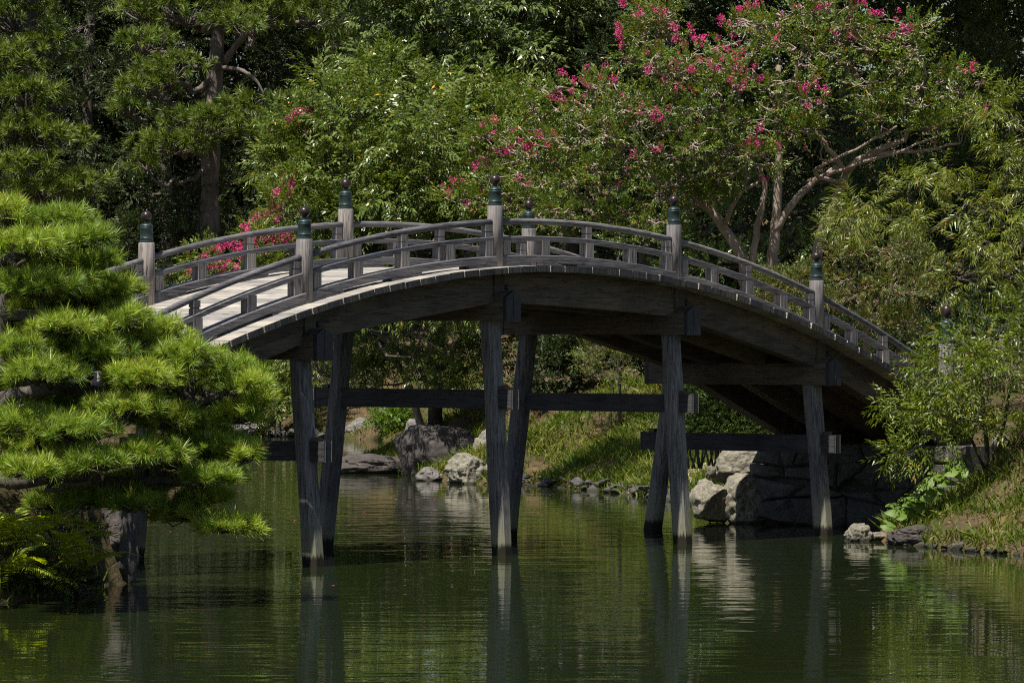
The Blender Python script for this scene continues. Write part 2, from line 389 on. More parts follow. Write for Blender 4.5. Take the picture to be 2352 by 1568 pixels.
# deck planks
PW = 0.31
pm = MB()
hx = PW / 2 - 0.0045; c = 0.004
sec = [(-hx, -0.085), (hx, -0.085), (hx, -c), (hx - c, 0), (-hx + c, 0), (-hx, -c)]
pm.sweep([[(a, y, b) for a, b in sec] for y in (-0.40, W + 0.40)])
plank_mesh = pm.mesh('deck_plank')
plank_mesh.materials.append(M['plank']); plank_mesh.materials.append(M['end_grain'])
for p in plank_mesh.polygons:
    if abs(p.normal.y) > 0.9: p.material_index = 1
n = int((XR - XL) / PW)
for i in range(n):
    X = XL + (i + 0.5) * PW
    o = link('deck_plank', plank_mesh, M['plank'], bridge)
    o.location = (X, random.uniform(-0.012, 0.012), dz(X) + random.uniform(-0.005, 0.005))
    o.rotation_euler = (0, -math.atan(dslope(X)) + random.uniform(-0.008, 0.008), random.uniform(-0.002, 0.002))
# posts
POSTN = [-4.15, 0.05, 3.98, 8.05, 11.60, 15.10]
POSTF = [-4.15, -0.03, 4.03, 8.15, 11.56, 15.05]
def cap_profile(s=1.0):
    return [(0.093, 0.0), (0.096, 0.012), (0.090, 0.030), (0.090, 0.048), (0.094, 0.052), (0.094, 0.062), (0.088, 0.068), (0.0865, 0.10), (0.0865, 0.185), (0.092, 0.192), (0.092, 0.203), (0.087, 0.208), (0.087, 0.216), (0.090, 0.220), (0.088, 0.232), (0.075, 0.248), (0.045, 0.258), (0.034, 0.264), (0.030, 0.285), (0.030, 0.29)]
ball_prof = [(0.030, 0.288), (0.045, 0.300), (0.062, 0.318), (0.071, 0.340), (0.073, 0.362), (0.068, 0.384), (0.055, 0.404), (0.036, 0.419), (0.018, 0.428), (0.008, 0.436), (0.006, 0.450), (0.001, 0.456)]
cap_mesh = MB().lathe(cap_profile(), n=28).mesh('metal_cap', True)
ball_mesh = MB().lathe(ball_prof, n=24).mesh('finial', True)
PH = 0.835
post_mesh = MB().lathe([(0.109, -0.10), (0.109, PH - 0.012), (0.103, PH)], n=24).mesh('post', False)
for p in post_mesh.polygons: p.use_smooth = len(p.vertices) == 4
band_mesh = MB()
for k in range(16):
    a = k / 16 * 2 * math.pi; band_mesh.lathe([(0.007, -0.001), (0.007, 0.006)], (0.099 * math.cos(a) * 0.93, 0.099 * math.sin(a) * 0.93, 0.036), 6)
for side, PX in ((0, POSTN), (1, POSTF)):
    for k, X in enumerate(PX):
        s = (1.14 if side == 0 else 0.8) if k in (0, 5) else 1.0
        po = link('post', post_mesh, M['post'], bridge)
        po.location = (X, 0 if side == 0 else W, dz(X)); po.scale = (s, s, s * (1.24 if s > 1 else 1)); po.rotation_euler = (0, 0, random.uniform(0, 6))
        cp = link('metal_cap', cap_mesh, M['patina'], po); cp.location = (0, 0, PH)
        fb = link('finial', ball_mesh, M['bronze'], po); fb.location = (0, 0, PH)
# rails
def arch_box(mb, x0, x1, y, w, lo, hi, n=10):
    secs = []
    for X in np.linspace(x0, x1, n):
        z = dz(X); ch = 0.008
        secs.append([(X, y - w, z + lo), (X, y + w, z + lo), (X, y + w, z + hi - ch), (X, y + w - ch, z + hi), (X, y - w + ch, z + hi), (X, y - w, z + hi - ch)])
    return mb.sweep(secs)
def strut(X, Y, tall, wid=0.085):
    z = dz(X)
    mb = MB()
    mb.box(X - wid, X + wid, Y - 0.062, Y + 0.062, z + 0.13, z + 0.36)
    if tall:
        mb.box(X - 0.062, X + 0.062, Y - 0.045, Y + 0.045, z + 0.405, z + 0.478)
        mb.box(X - 0.048, X + 0.048, Y - 0.036, Y + 0.036, z + 0.478, z + 0.492)
        mb.box(X - 0.062, X + 0.062, Y - 0.045, Y + 0.045, z + 0.492, z + 0.585)
    mb.build('strut', M['post'], bridge)
for side, PX in ((0, POSTN), (1, POSTF)):
    Y = 0 if side == 0 else W
    for k in range(5):
        x0, x1 = PX[k] + 0.06, PX[k + 1] - 0.06
        xs = np.linspace(x0, x1, 14)
        MB().tube(np.stack([xs, xs * 0 + Y, dz(xs) + 0.615], -1), 0.043, 12).build('handrail', M['rail'], bridge, True)
        arch_box(MB(), x0, x1, Y, 0.058, 0.345, 0.415).build('middle_rail', M['rail'], bridge)
        # sill rail, cut away in low openings between its feet
        mb = MB(); arch_box(mb, x0, x1, Y, 0.092, 0.045, 0.15)
        L = x1 - x0
        for f0, f1 in ((0, 0.16), (0.42, 0.58), (0.84, 1)):
            arch_box(mb, x0 + f0 * L, x0 + f1 * L, Y, 0.088, -0.004, 0.047, 4)
        mb.build('sill_rail', M['rail'], bridge)
        strut(x0 + 0.25 * L, Y, False); strut(x0 + 0.5 * L, Y, True); strut(x0 + 0.75 * L, Y, False)
        strut(x1 - 0.13, Y, True, 0.075); strut(x0 + 0.13, Y, False, 0.075)
# girders, two timbers one on the other, bay by bay
BENT = [0.05, 3.95, 8.06, 11.58]
ends = [XL + 0.3] + BENT + [15.1]
for yi, Yg in enumerate((0.02, 0.93, 1.84, W - 0.02)):
    for k in range(5):
        x0, x1 = ends[k] + (0.0 if k == 0 else 0.11), ends[k + 1] - (0.0 if k == 4 else 0.11)
        arch_box(MB(), x0, x1, Yg, 0.10, -0.33, -0.09).build('upper_girder', M['girder'], bridge)
        a, b = x0 + (0.0 if k == 0 else 0.02), x1 - (0.0 if k == 4 else 0.02)
        secs = []
        for X in np.linspace(a, b, 10):
            t = (X - a) / (b - a); z = dz(X); lo = -0.50 - 0.06 * math.sin(math.pi * t)
            secs.append([(X, Yg - 0.106, z + lo), (X, Yg + 0.106, z + lo), (X, Yg + 0.106, z - 0.332), (X, Yg - 0.106, z - 0.332)])
        MB().sweep(secs).build('lower_girder', M['girder'], bridge)
bolt = MB().lathe([(0.042, 0), (0.042, 0.02), (0.03, 0.035)], n=14).mesh('bolt', True)
plate_frame = None
TIEZ = [1.50, 2.13, 2.02, 1.37]
def chamfer_leg(x, yt, yb, zt, zb, r):
    c_ = r * 0.42
    sec = [(-r, -r + c_), (-r + c_, -r), (r - c_, -r), (r, -r + c_), (r, r - c_), (r - c_, r), (-r + c_, r), (-r, r - c_)]
    secs = []
    for t in np.linspace(0, 1, 9):
        k = 1.0 + 0.03 * math.sin(t * 9 + x) + (0.05 if t == 0 else 0)
        secs.append([(x + a * k + 0.008 * math.sin(5 * t + x), yb + (yt - yb) * t + b * k, zb + (zt - zb) * t) for a, b in sec])
    return MB().sweep(secs)
for k, X in enumerate(BENT):
    z = dz(X)
    cb = MB()
    secs = []
    for y in (-0.34, W + 0.34):
        secs.append([(X - 0.15, y, z - 0.74), (X + 0.15, y, z - 0.74), (X + 0.15, y, z - 0.42), (X, y, z - 0.335), (X - 0.15, y, z - 0.42)])
    capo = cb.sweep(secs).build('cap_beam', M['cross'], bridge)
    for y, s in ((-0.34, -1), (W + 0.34, 1)):
        g = 0.008; pts = [(X - 0.15 - g, z - 0.74 - g), (X + 0.15 + g, z - 0.74 - g), (X + 0.15 + g, z - 0.415), (X, z - 0.325), (X - 0.15 - g, z - 0.415)]
        mb = MB().sweep([[(a, y + s * 0.014, b) for a, b in pts], [(a, y - s * 0.05, b) for a, b in pts]])
        mb.build('end_plate', M['plate'], capo)
        sm = MB().box(X - 0.004, X + 0.004, min(y + s * 0.014, y + s * 0.020), max(y + s * 0.014, y + s * 0.020), z - 0.74, z - 0.34)
        sm.build('plate_seam', M['plate'], capo)
    for Yg, s in ((0.02, -1), (W - 0.02, 1)):
        MB().box(X - 0.108, X + 0.108, Yg - 0.125, Yg + 0.125, z - 0.45, z - 0.088).build('packing_block', M['cross'], bridge)
        bo = link('bolt', bolt, M['plate'], bridge); bo.location = (X + 0.17, Yg + s * 0.10, z - 0.28); bo.rotation_euler = (math.radians(90) * (1 if s < 0 else -1), 0, 0)
    chamfer_leg(X, 0.07, -0.20, z - 0.741, -0.7, 0.122).build('leg', M['leg'], bridge)
    chamfer_leg(X, W - 0.06, W + 0.43, z - 0.741, -0.7, 0.122).build('leg', M['leg'], bridge)
    t = TIEZ[k]; fr = t / (z - 0.74); yn = -0.20 + 0.27 * fr; yf = W + 0.43 - 0.49 * fr
    y0, y1 = yn - 0.36, yf + 0.36
    tie = MB().box(X - 0.062, X + 0.062, y0, y1, t - 0.13, t + 0.13).build('tie_beam', M['tie'], bridge)
    for y, s in ((y0, -1), (y1, 1)):
        MB().box(X - 0.068, X + 0.068, min(y, y - s * 0.012) - 0.004, max(y, y - s * 0.012) + 0.004, t - 0.137, t + 0.137).build('end_plate', M['plate'], tie)
        e = MB()
        ya, yb = (y + s * 0.004, y + s * 0.009); ya, yb = min(ya, yb), max(ya, yb)
        for dx in (-0.064, 0.058): e.box(X + dx, X + dx + 0.006, ya, yb, t - 0.137, t + 0.137)
        e.build('plate_edge', M['edge'], tie)
    for y in (yn - 0.17, yf + 0.17):
        MB().box(X - 0.05, X + 0.05, y - 0.055, y + 0.055, t + 0.131, t + 0.185).build('wedge', M['cross'], bridge)

# ------------------------------------------------------------------ stones
def rock_mesh(name, seed, sub=4, ang=0.5, rough=0.16, cuts=9):
    rs = random.Random(seed)
    bm = bmesh.new(); bmesh.ops.create_icosphere(bm, subdivisions=sub, radius=1.0)
    off = Vector((rs.uniform(-50, 50), rs.uniform(-50, 50), rs.uniform(-50, 50)))
    planes = []
    for _ in range(cuts):
        nrm = Vector((rs.gauss(0, 1), rs.gauss(0, 1), rs.gauss(0, 0.8))).normalized(); planes.append((nrm, rs.uniform(0.55, 0.88)))
    k = min(1.0, 0.45 + ang * 0.6)
    for v in bm.verts:
        u = v.co.copy(); p = u * (1 + 0.22 * mnoise.noise(u * 1.3 + off))
        for nrm, dd in planes:
            e = p.dot(nrm) - dd - 0.05 * mnoise.noise(u * 4 + off)
            if e > 0: p -= nrm * e * k
        q = p * 2.2 + off
        ridge = 1 - abs(mnoise.noise(q)) * 2
        p += u * ((mnoise.fractal(q, 1.0, 2.0, 4) * 0.5 + (ridge - 0.5) * 0.25) * rough)
        p += u * (mnoise.fractal(q * 3.3, 1.0, 2.1, 3) * rough * 0.30)
        v.co = p
    me = bpy.data.meshes.new(name); bm.to_mesh(me); bm.free()
    for p in me.polygons: p.use_smooth = True
    return me
def rock(px, py, d, wpx, hpx, label, mat='rock', seed=0, name='boulder', depth=None, rough=0.16, ang=0.55, tilt=None, cat='rock', group=None):
    """a boulder whose foot is in the water or ground near the given bearing"""
    k = d / FPX; c_ = at(px, py, d)
    me = rock_mesh(name, seed, 5 if wpx > 60 else 4, ang, rough * 1.5, 12)
    o = link(name, me, M[mat])
    o.location = c_; o.scale = (wpx * k / 2 * 1.12, (depth or wpx * k) / 2, hpx * k / 2 * 1.12)
    if tilt: o.rotation_euler = (0, tilt, 0)
    tag(o, label, cat, group); return o
rock(258, 1255, 56.3, 112, 200, 'tall dark grey boulder at the water edge under the foreground pine', 'rock_dark', 3, rough=0.12, ang=0.8)
rock(560, 985, 129, 80, 34, 'low pale rock on the far shore beside the leftmost bridge leg', 'rock', 5)
rock(825, 985, 129, 66, 50, 'low reddish grey rock left of the split boulder on far shore', 'rock', 6)
rock(890, 978, 128, 82, 74, 'pointed grey boulder behind the bright green shrub on far shore', 'rock', 7, ang=0.9)
rock(950, 995, 118, 50, 62, 'small grey rock between the bright green shrub and the big dark boulder', 'rock', 8)
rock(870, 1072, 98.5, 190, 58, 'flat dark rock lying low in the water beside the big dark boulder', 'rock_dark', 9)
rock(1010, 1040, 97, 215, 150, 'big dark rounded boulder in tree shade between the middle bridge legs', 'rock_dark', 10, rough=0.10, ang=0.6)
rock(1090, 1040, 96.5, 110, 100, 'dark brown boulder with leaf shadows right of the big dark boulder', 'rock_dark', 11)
rock(1125, 1038, 95, 62, 100, 'pale grey lichened upright rock behind the second bridge leg', 'rock_lichen', 12)
rock(1078, 1088, 91.8, 122, 82, 'white topped angular boulder on the waterline beside second bridge leg', 'rock_lichen', 13, ang=0.95)
rock(985, 1096, 93.5, 66, 44, 'small low rock with a plant left of the white topped boulder', 'rock', 14)
rock(1695, 1066, 74.3, 134, 88, 'large brown rounded boulder on top of the boulder pile by the abutment', 'rock_lichen', 15, rough=0.09, ang=0.5, depth=1.0)
rock(1632, 1150, 73.4, 88, 112, 'yellow lichened boulder at the bottom left of the abutment pile', 'rock_lichen', 16, rough=0.10, ang=0.7, depth=0.8)
rock(1718, 1152, 73.4, 116, 116, 'large cracked boulder half in bridge shade at foot of the abutment pile', 'rock_lichen', 17, rough=0.12, ang=0.7, depth=0.9)
rock(1632, 1085, 73.8, 26, 32, 'small pale stone wedged left of the rounded pile boulder', 'rock_lichen', 18)
rock(1782, 1060, 74.0, 50, 60, 'small brown stone wedged behind the rounded pile boulder', 'rock_lichen', 23)
rock(1972, 1227, 67.3, 74, 58, 'pointed pale rock at the waterline left of the right bank', 'rock_lichen', 19, ang=0.9)
rock(2012, 1236, 67.3, 60, 26, 'flat pale rock touching the pointed rock on the right bank', 'rock_lichen', 20)
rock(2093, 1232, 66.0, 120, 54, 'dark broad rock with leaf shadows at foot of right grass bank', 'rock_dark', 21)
rock(2298, 1018, 68.6, 44, 48, 'smooth grey stone half hidden on top of the right grass bank', 'rock', 22)

# shore edging stones: parts of the ground
small = [rock_mesh('stone', 100 + i, 3, 1.0, 0.22, 12) for i in range(8)]
def edging(path_pts, n, smin, smax, inland=0.1, mat='rock', zoff=0.05, rows=1):
    P = np.array(path_pts, float); seg = np.linalg.norm(np.diff(P, axis=0), axis=1); cum = np.concatenate([[0], np.cumsum(seg)])
    for r in range(rows):
        for i in range(n):
            t = (i + random.uniform(0.1, 0.9)) / n * cum[-1]
            x = np.interp(t, cum, P[:, 0]); y = np.interp(t, cum, P[:, 1]) + inland + r * 0.22 + random.uniform(-0.16, 0.16)
            s = random.uniform(smin, smax) * random.choice((0.5, 0.7, 1.0, 1.0, 1.5))
            o = bpy.data.objects.new('stone', random.choice(small)); COL.objects.link(o); o.parent = ground
            if not o.data.materials: o.data.materials.append(M[mat])
            o.location = (x, y, zoff + r * 0.14 + random.uniform(-0.02, 0.04)); o.scale = (s, s * random.uniform(0.6, 1), s * random.uniform(0.3, 0.6))
            o.rotation_euler = (random.uniform(-0.5, 0.5), random.uniform(-0.5, 0.5), random.uniform(0, 6))
edging([shore(1190, 1112), shore(1340, 1124), shore(1490, 1141), shore(1585, 1158)], 34, 0.05, 0.17, 0.02, 'rock_edge', -0.01, rows=2)
edging([shore(2060, 1253), shore(2130, 1257), shore(2352, 1277), shore(2420, 1282)], 24, 0.05, 0.11, 0.08, 'rock_edge', 0.02, rows=1)
edging([shore(505, 1000), shore(680, 1003), shore(770, 1006)], 12, 0.2, 0.4, 0.1)

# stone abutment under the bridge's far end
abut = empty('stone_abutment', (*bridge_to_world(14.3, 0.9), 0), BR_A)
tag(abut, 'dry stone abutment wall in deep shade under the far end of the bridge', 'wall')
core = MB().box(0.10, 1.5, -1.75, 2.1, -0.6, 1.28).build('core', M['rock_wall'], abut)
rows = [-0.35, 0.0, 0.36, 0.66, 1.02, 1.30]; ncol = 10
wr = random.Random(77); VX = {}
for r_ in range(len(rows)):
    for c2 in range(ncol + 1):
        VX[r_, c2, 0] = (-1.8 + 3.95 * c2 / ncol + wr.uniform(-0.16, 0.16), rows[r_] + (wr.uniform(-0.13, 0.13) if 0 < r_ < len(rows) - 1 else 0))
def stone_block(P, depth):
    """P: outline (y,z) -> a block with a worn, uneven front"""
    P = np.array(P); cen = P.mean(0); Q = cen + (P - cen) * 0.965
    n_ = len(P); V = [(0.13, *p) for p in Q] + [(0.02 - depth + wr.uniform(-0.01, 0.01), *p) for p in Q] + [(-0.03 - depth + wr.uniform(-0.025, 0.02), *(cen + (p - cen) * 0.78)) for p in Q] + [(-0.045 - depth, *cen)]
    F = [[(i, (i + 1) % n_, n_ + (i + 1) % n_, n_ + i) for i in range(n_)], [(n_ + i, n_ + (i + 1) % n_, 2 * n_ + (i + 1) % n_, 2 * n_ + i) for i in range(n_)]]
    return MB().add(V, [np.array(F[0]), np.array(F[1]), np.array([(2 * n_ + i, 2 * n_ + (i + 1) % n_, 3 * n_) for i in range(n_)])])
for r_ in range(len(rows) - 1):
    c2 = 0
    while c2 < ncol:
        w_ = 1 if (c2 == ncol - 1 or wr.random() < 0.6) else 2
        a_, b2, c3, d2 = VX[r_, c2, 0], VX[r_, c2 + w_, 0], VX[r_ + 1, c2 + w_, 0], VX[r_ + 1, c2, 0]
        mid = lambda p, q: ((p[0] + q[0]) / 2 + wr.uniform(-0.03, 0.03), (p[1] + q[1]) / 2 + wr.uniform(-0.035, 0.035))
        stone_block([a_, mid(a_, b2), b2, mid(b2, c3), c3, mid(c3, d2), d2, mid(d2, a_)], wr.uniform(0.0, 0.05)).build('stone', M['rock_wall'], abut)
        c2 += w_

# ------------------------------------------------------------------ foliage machinery
def spray(nl, tw, ll, lw, ang=55, droop=0.25, arch=0.15, opp=True, seed=0, fold=0.22):
    """leaves along a little twig lying on +X; returns (nl,4,3) kites"""
    r = np.random.default_rng(seed); out = []
    for i in range(nl):
        t = (i + 0.5) / nl; x = tw * (0.12 + 0.88 * t); side = 1 if i % 2 else -1
        a = math.radians(ang * (1.0 - 0.45 * t) + r.normal(0, 10)) * side
        if i == nl - 1: a = r.normal(0, 0.15)
        base = np.array([x, 0, -arch * t * t * tw]); L = ll * r.uniform(0.75, 1.1) * (1 - 0.25 * t * t)
        d = np.array([math.cos(a), math.sin(a), r.normal(0, 0.16) - droop * 0.6]); d /= np.linalg.norm(d)
        s = np.cross([0, 0, 1], d); s /= np.linalg.norm(s); roll = r.normal(0, 0.35)
        u = np.cross(d, s); s = s * math.cos(roll) + u * math.sin(roll)
        mid = base + d * L * 0.45
        tip = base + d * L + np.array([0, 0, -droop * L * 0.6])
        out.append([base, mid + s * lw * L / 2 + u * fold * lw * L, tip, mid - s * lw * L / 2 + u * fold * lw * L])
    return np.array(out)
def scatter(mb, temps, pos, dirs, scale, rnd, rng, roll=0.5, leafvar=0.55):
    N = len(pos)
    if N == 0: return
    dirs = norm(dirs); up = np.tile(np.array([0, 0, 1.0]), (N, 1)) + rng.normal(0, roll, (N, 3))
    y = norm(np.cross(up, dirs)); z = np.cross(dirs, y)
    which = rng.integers(0, len(temps), N)
    for k, T in enumerate(temps):
        m = which == k
        if not m.any(): continue
        t = T.reshape(-1, 3); n_ = m.sum()
        V = (pos[m][:, None] + scale[m][:, None, None] * (t[None, :, 0:1] * dirs[m][:, None] + t[None, :, 1:2] * y[m][:, None] + t[None, :, 2:3] * z[m][:, None]))
        nl = len(T)
        lr = rng.random((n_, nl)); rr = np.clip(rnd[m][:, None] * (1 - leafvar) + lr * leafvar, 0, 1)
        # rare odd coloured leaves keep the full range
        odd = rng.random((n_, nl)) < 0.03; rr = np.where(odd, 0.93 + 0.07 * lr, rr * 0.93)
        mb.add(V.reshape(-1, 3), [np.arange(n_ * nl * 4).reshape(-1, 4)], np.repeat(rr.ravel(), 4))
def wiggle(a, b, n, amp, rng, sag=0.0):
    t = np.linspace(0, 1, n)[:, None]; a = np.asarray(a, float); b = np.asarray(b, float)
    P = a + (b - a) * t; L = np.linalg.norm(b - a)
    w = rng.normal(0, amp * L, (n, 3)); w = np.cumsum(w, 0) * 0.5; w -= w[-1] * t; w[0] = 0
    P = P + w * np.sin(np.pi * t) ** 0.5; P[:, 2] -= sag * L * (np.sin(np.pi * t) ** 1)[:, 0]
    return P
def lobe_m(l):
    px, py, d, rx, ry, rd = l; k = d / FPX
    return at(px, py, d), np.array([rx * k, rd, ry * k])
def in_ball(n_, rng, lo=0.0, front=0.0):
    v = norm(rng.normal(0, 1, (n_, 3)))
    flip = (rng.random(n_) < front) & (v[:, 1] > 0); v[flip, 1] *= -1
    r = (lo ** 3 + (1 - lo ** 3) * rng.random(n_)) ** (1 / 3)
    return v * r[:, None]
def tree(name, label, cat, base, lobes, temps, mat, bark, trunks, sub=7, per=30, subr=0.42, lo=0.35, front=0.45, up=0.25, out=0.8, wild=0.6, sc=(0.8, 1.25),
         br=0.05, twigs=2, twig_r=0.006, group=None, seed=1, leafvar=0.55, tone=(0.15, 0.95), wig=0.12, tube_n=6, branch_part='branches', limbs=True):
    """trunks: list of (points, r0, r1) in world metres"""
    rng = np.random.default_rng(seed)
    root = empty(name, base); tag(root, label, cat, group)
    b0 = np.asarray(base, float)
    nodes = []
    tm = MB()
    for P, r0, r1 in trunks:
        P = np.asarray(P, float)
        # smooth the control points
        t = np.arange(len(P)); tt = np.linspace(0, len(P) - 1, (len(P) - 1) * 4 + 1)
        Q = np.stack([np.interp(tt, t, P[:, i]) for i in range(3)], -1)
        for _ in range(2): Q[1:-1] = (Q[:-2] + 2 * Q[1:-1] + Q[2:]) / 4
        Q[1:-1] += rng.normal(0, 0.012, Q[1:-1].shape)
        rad = np.linspace(r0, r1, len(Q)); rad[0] *= 1.25
        tm.tube(Q - b0, rad, 9); nodes.append(np.concatenate([Q, rad[:, None]], 1)[len(Q) // 3:])
    if trunks: tm.build('trunk', bark, root, True)
    nodes = np.concatenate(nodes) if nodes else None
    bm_ = MB(); lm = MB(); tips = []
    for l in lobes:
        c_, R = lobe_m(l)
        if nodes is not None and limbs:
            cost = np.linalg.norm(nodes[:, :3] - c_, axis=1) + np.maximum(0, nodes[:, 2] - c_[2]) * 1.5
            nd = nodes[np.argmin(cost)]
            P = wiggle(nd[:3], c_, 9, wig, rng)
            r_ = min(nd[3] * 0.7, br)
            bm_.tube(P - b0, np.linspace(r_, r_ * 0.45, 9), tube_n)
        else: P = np.stack([c_, c_])
        S = in_ball(sub, rng, lo, front)
        for s in S:
            sc_ = c_ + s * R
            if limbs:
                st = P[rng.integers(len(P) // 2, len(P))]
                Q = wiggle(st, sc_, 6, wig * 1.3, rng); bm_.tube(Q - b0, np.linspace(br * 0.36, br * 0.15, 6), 5)
            tone_ = rng.uniform(*tone)
            loc = in_ball(per, rng, 0.2, 0.3)
            pos = sc_ + loc * R * subr
            dirs = norm((pos - c_) / R) * out * 0.6 + norm(loc) * out * 0.6 + rng.normal(0, wild * 0.5, (per, 3)) + np.array([0, 0, up])
            scatter(lm, temps, pos - b0, dirs, rng.uniform(sc[0], sc[1], per), np.clip(tone_ + rng.normal(0, 0.1, per), 0, 1), rng, leafvar=leafvar)
            tips.append(pos)
            for q in range(twigs):
                Q = wiggle(sc_, pos[rng.integers(per)], 5, wig * 1.5, rng); bm_.tube(Q - b0, np.linspace(twig_r * 1.6, twig_r * 0.7, 5), 4, False)
    if bm_.n: bm_.build(branch_part, bark, root, True)
    lm.build('crown', mat, root)
    return root, np.concatenate(tips)
def gbase(px, d, dx=0.0):
    x = (px - 1176) / FPX * d + dx
    return np.array([x, d, gz(x, d) - 0.05])

# pinks
def flower_mesh(seed):
    r = np.random.default_rng(seed); n_ = 46
    c_ = in_ball(n_, r, 0.3) * np.array([0.10, 0.10, 0.13])
    mb = MB()
    for p in c_:
        a = norm(r.normal(0, 1, 3) + norm(p)); b = norm(np.cross(a, r.normal(0, 1, 3))); c2 = np.cross(a, b); s = r.uniform(0.022, 0.04)
        mb.add([p, p + b * s + a * s * 0.4, p + (b + c2) * s * 0.8 + a * s * 0.2, p + c2 * s + a * s * 0.5], [[(0, 1, 2, 3)]], r.random())
    me = mb.mesh('blossom'); me.materials.append(M['petal']); return me
FLOW = [flower_mesh(i) for i in range(6)]
def flowers(root, tips, spots, s0=1.0, push=0.12, rng=random.Random(4)):
    """flower heads at the tips of shoots nearest to the given bearings"""
    px = 1176 + tips[:, 0] / tips[:, 1] * FPX; py = HORIZON - (tips[:, 2] - CAM_Z) / tips[:, 1] * FPX
    b0 = np.array(root.location)
    for (x, y, s) in spots:
        x += rng.gauss(0, 5); y += rng.gauss(0, 5)
        cost = np.hypot(px - x, py - y) / 14 + (tips[:, 1] - tips[:, 1].min()) * 0.35
        p = tips[np.argmin(cost)]
        o = link('blossom', rng.choice(FLOW), None, root)
        # the shoot ends a little off the leaf cluster
        q = p + np.array([np.clip((x - px[np.argmin(cost)]), -25, 25) * p[1] / FPX, -push, np.clip(-(y - py[np.argmin(cost)]), -25, 25) * p[1] / FPX])
        o.location = q - b0; k = s * s0 * rng.uniform(0.8, 1.2); o.scale = (k * rng.uniform(0.8, 1.3), k, k)
        o.rotation_euler = (rng.uniform(-0.8, 0.8), rng.uniform(-0.8, 0.8), rng.uniform(0, 6))

# ------------------------------------------------------------------ pines
def tuft(n_, L, w, seed, spread=1.15):
    r = np.random.default_rng(seed); V = []
    for i in range(n_):
        th = r.uniform(0, 2 * np.pi); ph = spread * math.sqrt(r.random())
        d = np.array([math.cos(ph), math.sin(ph) * math.cos(th), math.sin(ph) * math.sin(th)])
        s = norm(np.cross(d, r.normal(0, 1, 3))); l = L * r.uniform(0.7, 1.1); b = np.array([r.uniform(-0.3, 0.25) * L, 0, 0])
        bend = np.array([0, 0, -0.06 * L])
        V.append([b - s * w / 2, b + s * w / 2, b + d * l * 0.6 + s * w * 0.4 + bend * 0.2, b + d * l + bend])
    return np.array(V)
def pine(name, label, base, pads, temps, mat, bark, trunks, dens, seed, br=0.06, up=0.9, wig=0.16, group=None):
    rng = np.random.default_rng(seed); root = empty(name, base); tag(root, label, 'pine tree', group); b0 = np.asarray(base, float)
    tm = MB(); nodes = []
    for P, r0, r1 in trunks:
        P = np.asarray(P, float); t = np.arange(len(P)); tt = np.linspace(0, len(P) - 1, (len(P) - 1) * 5 + 1)
        Q = np.stack([np.interp(tt, t, P[:, i]) for i in range(3)], -1)
        for _ in range(2): Q[1:-1] = (Q[:-2] + 2 * Q[1:-1] + Q[2:]) / 4
        rad = np.linspace(r0, r1, len(Q)) * (1 + rng.normal(0, 0.05, len(Q))); tm.tube(Q - b0, rad, 12); nodes.append(np.concatenate([Q, rad[:, None]], 1))
    tm.build('trunk', bark, root, True); nodes = np.concatenate(nodes)
    bm_ = MB(); lm = MB()
    for l in pads:
        c_, R = lobe_m(l); low = c_ - np.array([0, 0, R[2] * 0.55])
        cost = np.linalg.norm((nodes[:, :3] - low) * [1, 1, 1.6], axis=1); nd = nodes[np.argmin(cost)]
        P = wiggle(nd[:3], low, 12, wig, rng); r_ = min(nd[3] * 0.75, br * rng.uniform(0.8, 1.3))
        bm_.tube(P - b0, np.linspace(r_, r_ * 0.4, 12) * (1 + rng.normal(0, 0.12, 12)), 7)
        area = R[0] * max(R[2], 0.5 * R[1]) * 3.6; n_ = max(8, int(dens * area))
        v = in_ball(n_, rng, 0.55, 0.35); v[:, 2] = np.where(v[:, 2] < -0.35, -v[:, 2], v[:, 2])
        pos = c_ + v * R * rng.uniform(0.72, 1.12, (n_, 1))
        dirs = norm(v * np.array([1, 1, 0.8])) * 0.9 + np.array([0, 0, up]) + rng.normal(0, 0.4, (n_, 3))
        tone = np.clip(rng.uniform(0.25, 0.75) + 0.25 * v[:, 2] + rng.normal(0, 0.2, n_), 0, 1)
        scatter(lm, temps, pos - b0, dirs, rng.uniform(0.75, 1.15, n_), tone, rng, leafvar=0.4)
        for i in range(0, n_, 2):
            st = low + (pos[i] - low) * rng.uniform(0, 0.3) * [1, 1, 0.2]; Q = wiggle(st, pos[i] - norm(dirs[i]) * 0.03, 5, 0.1, rng); bm_.tube(Q - b0, np.linspace(r_ * 0.3, 0.006, 5), 4, False)
    bm_.build('branches', bark, root, True); lm.build('crown', mat, root)
    return root
D0 = 52.0
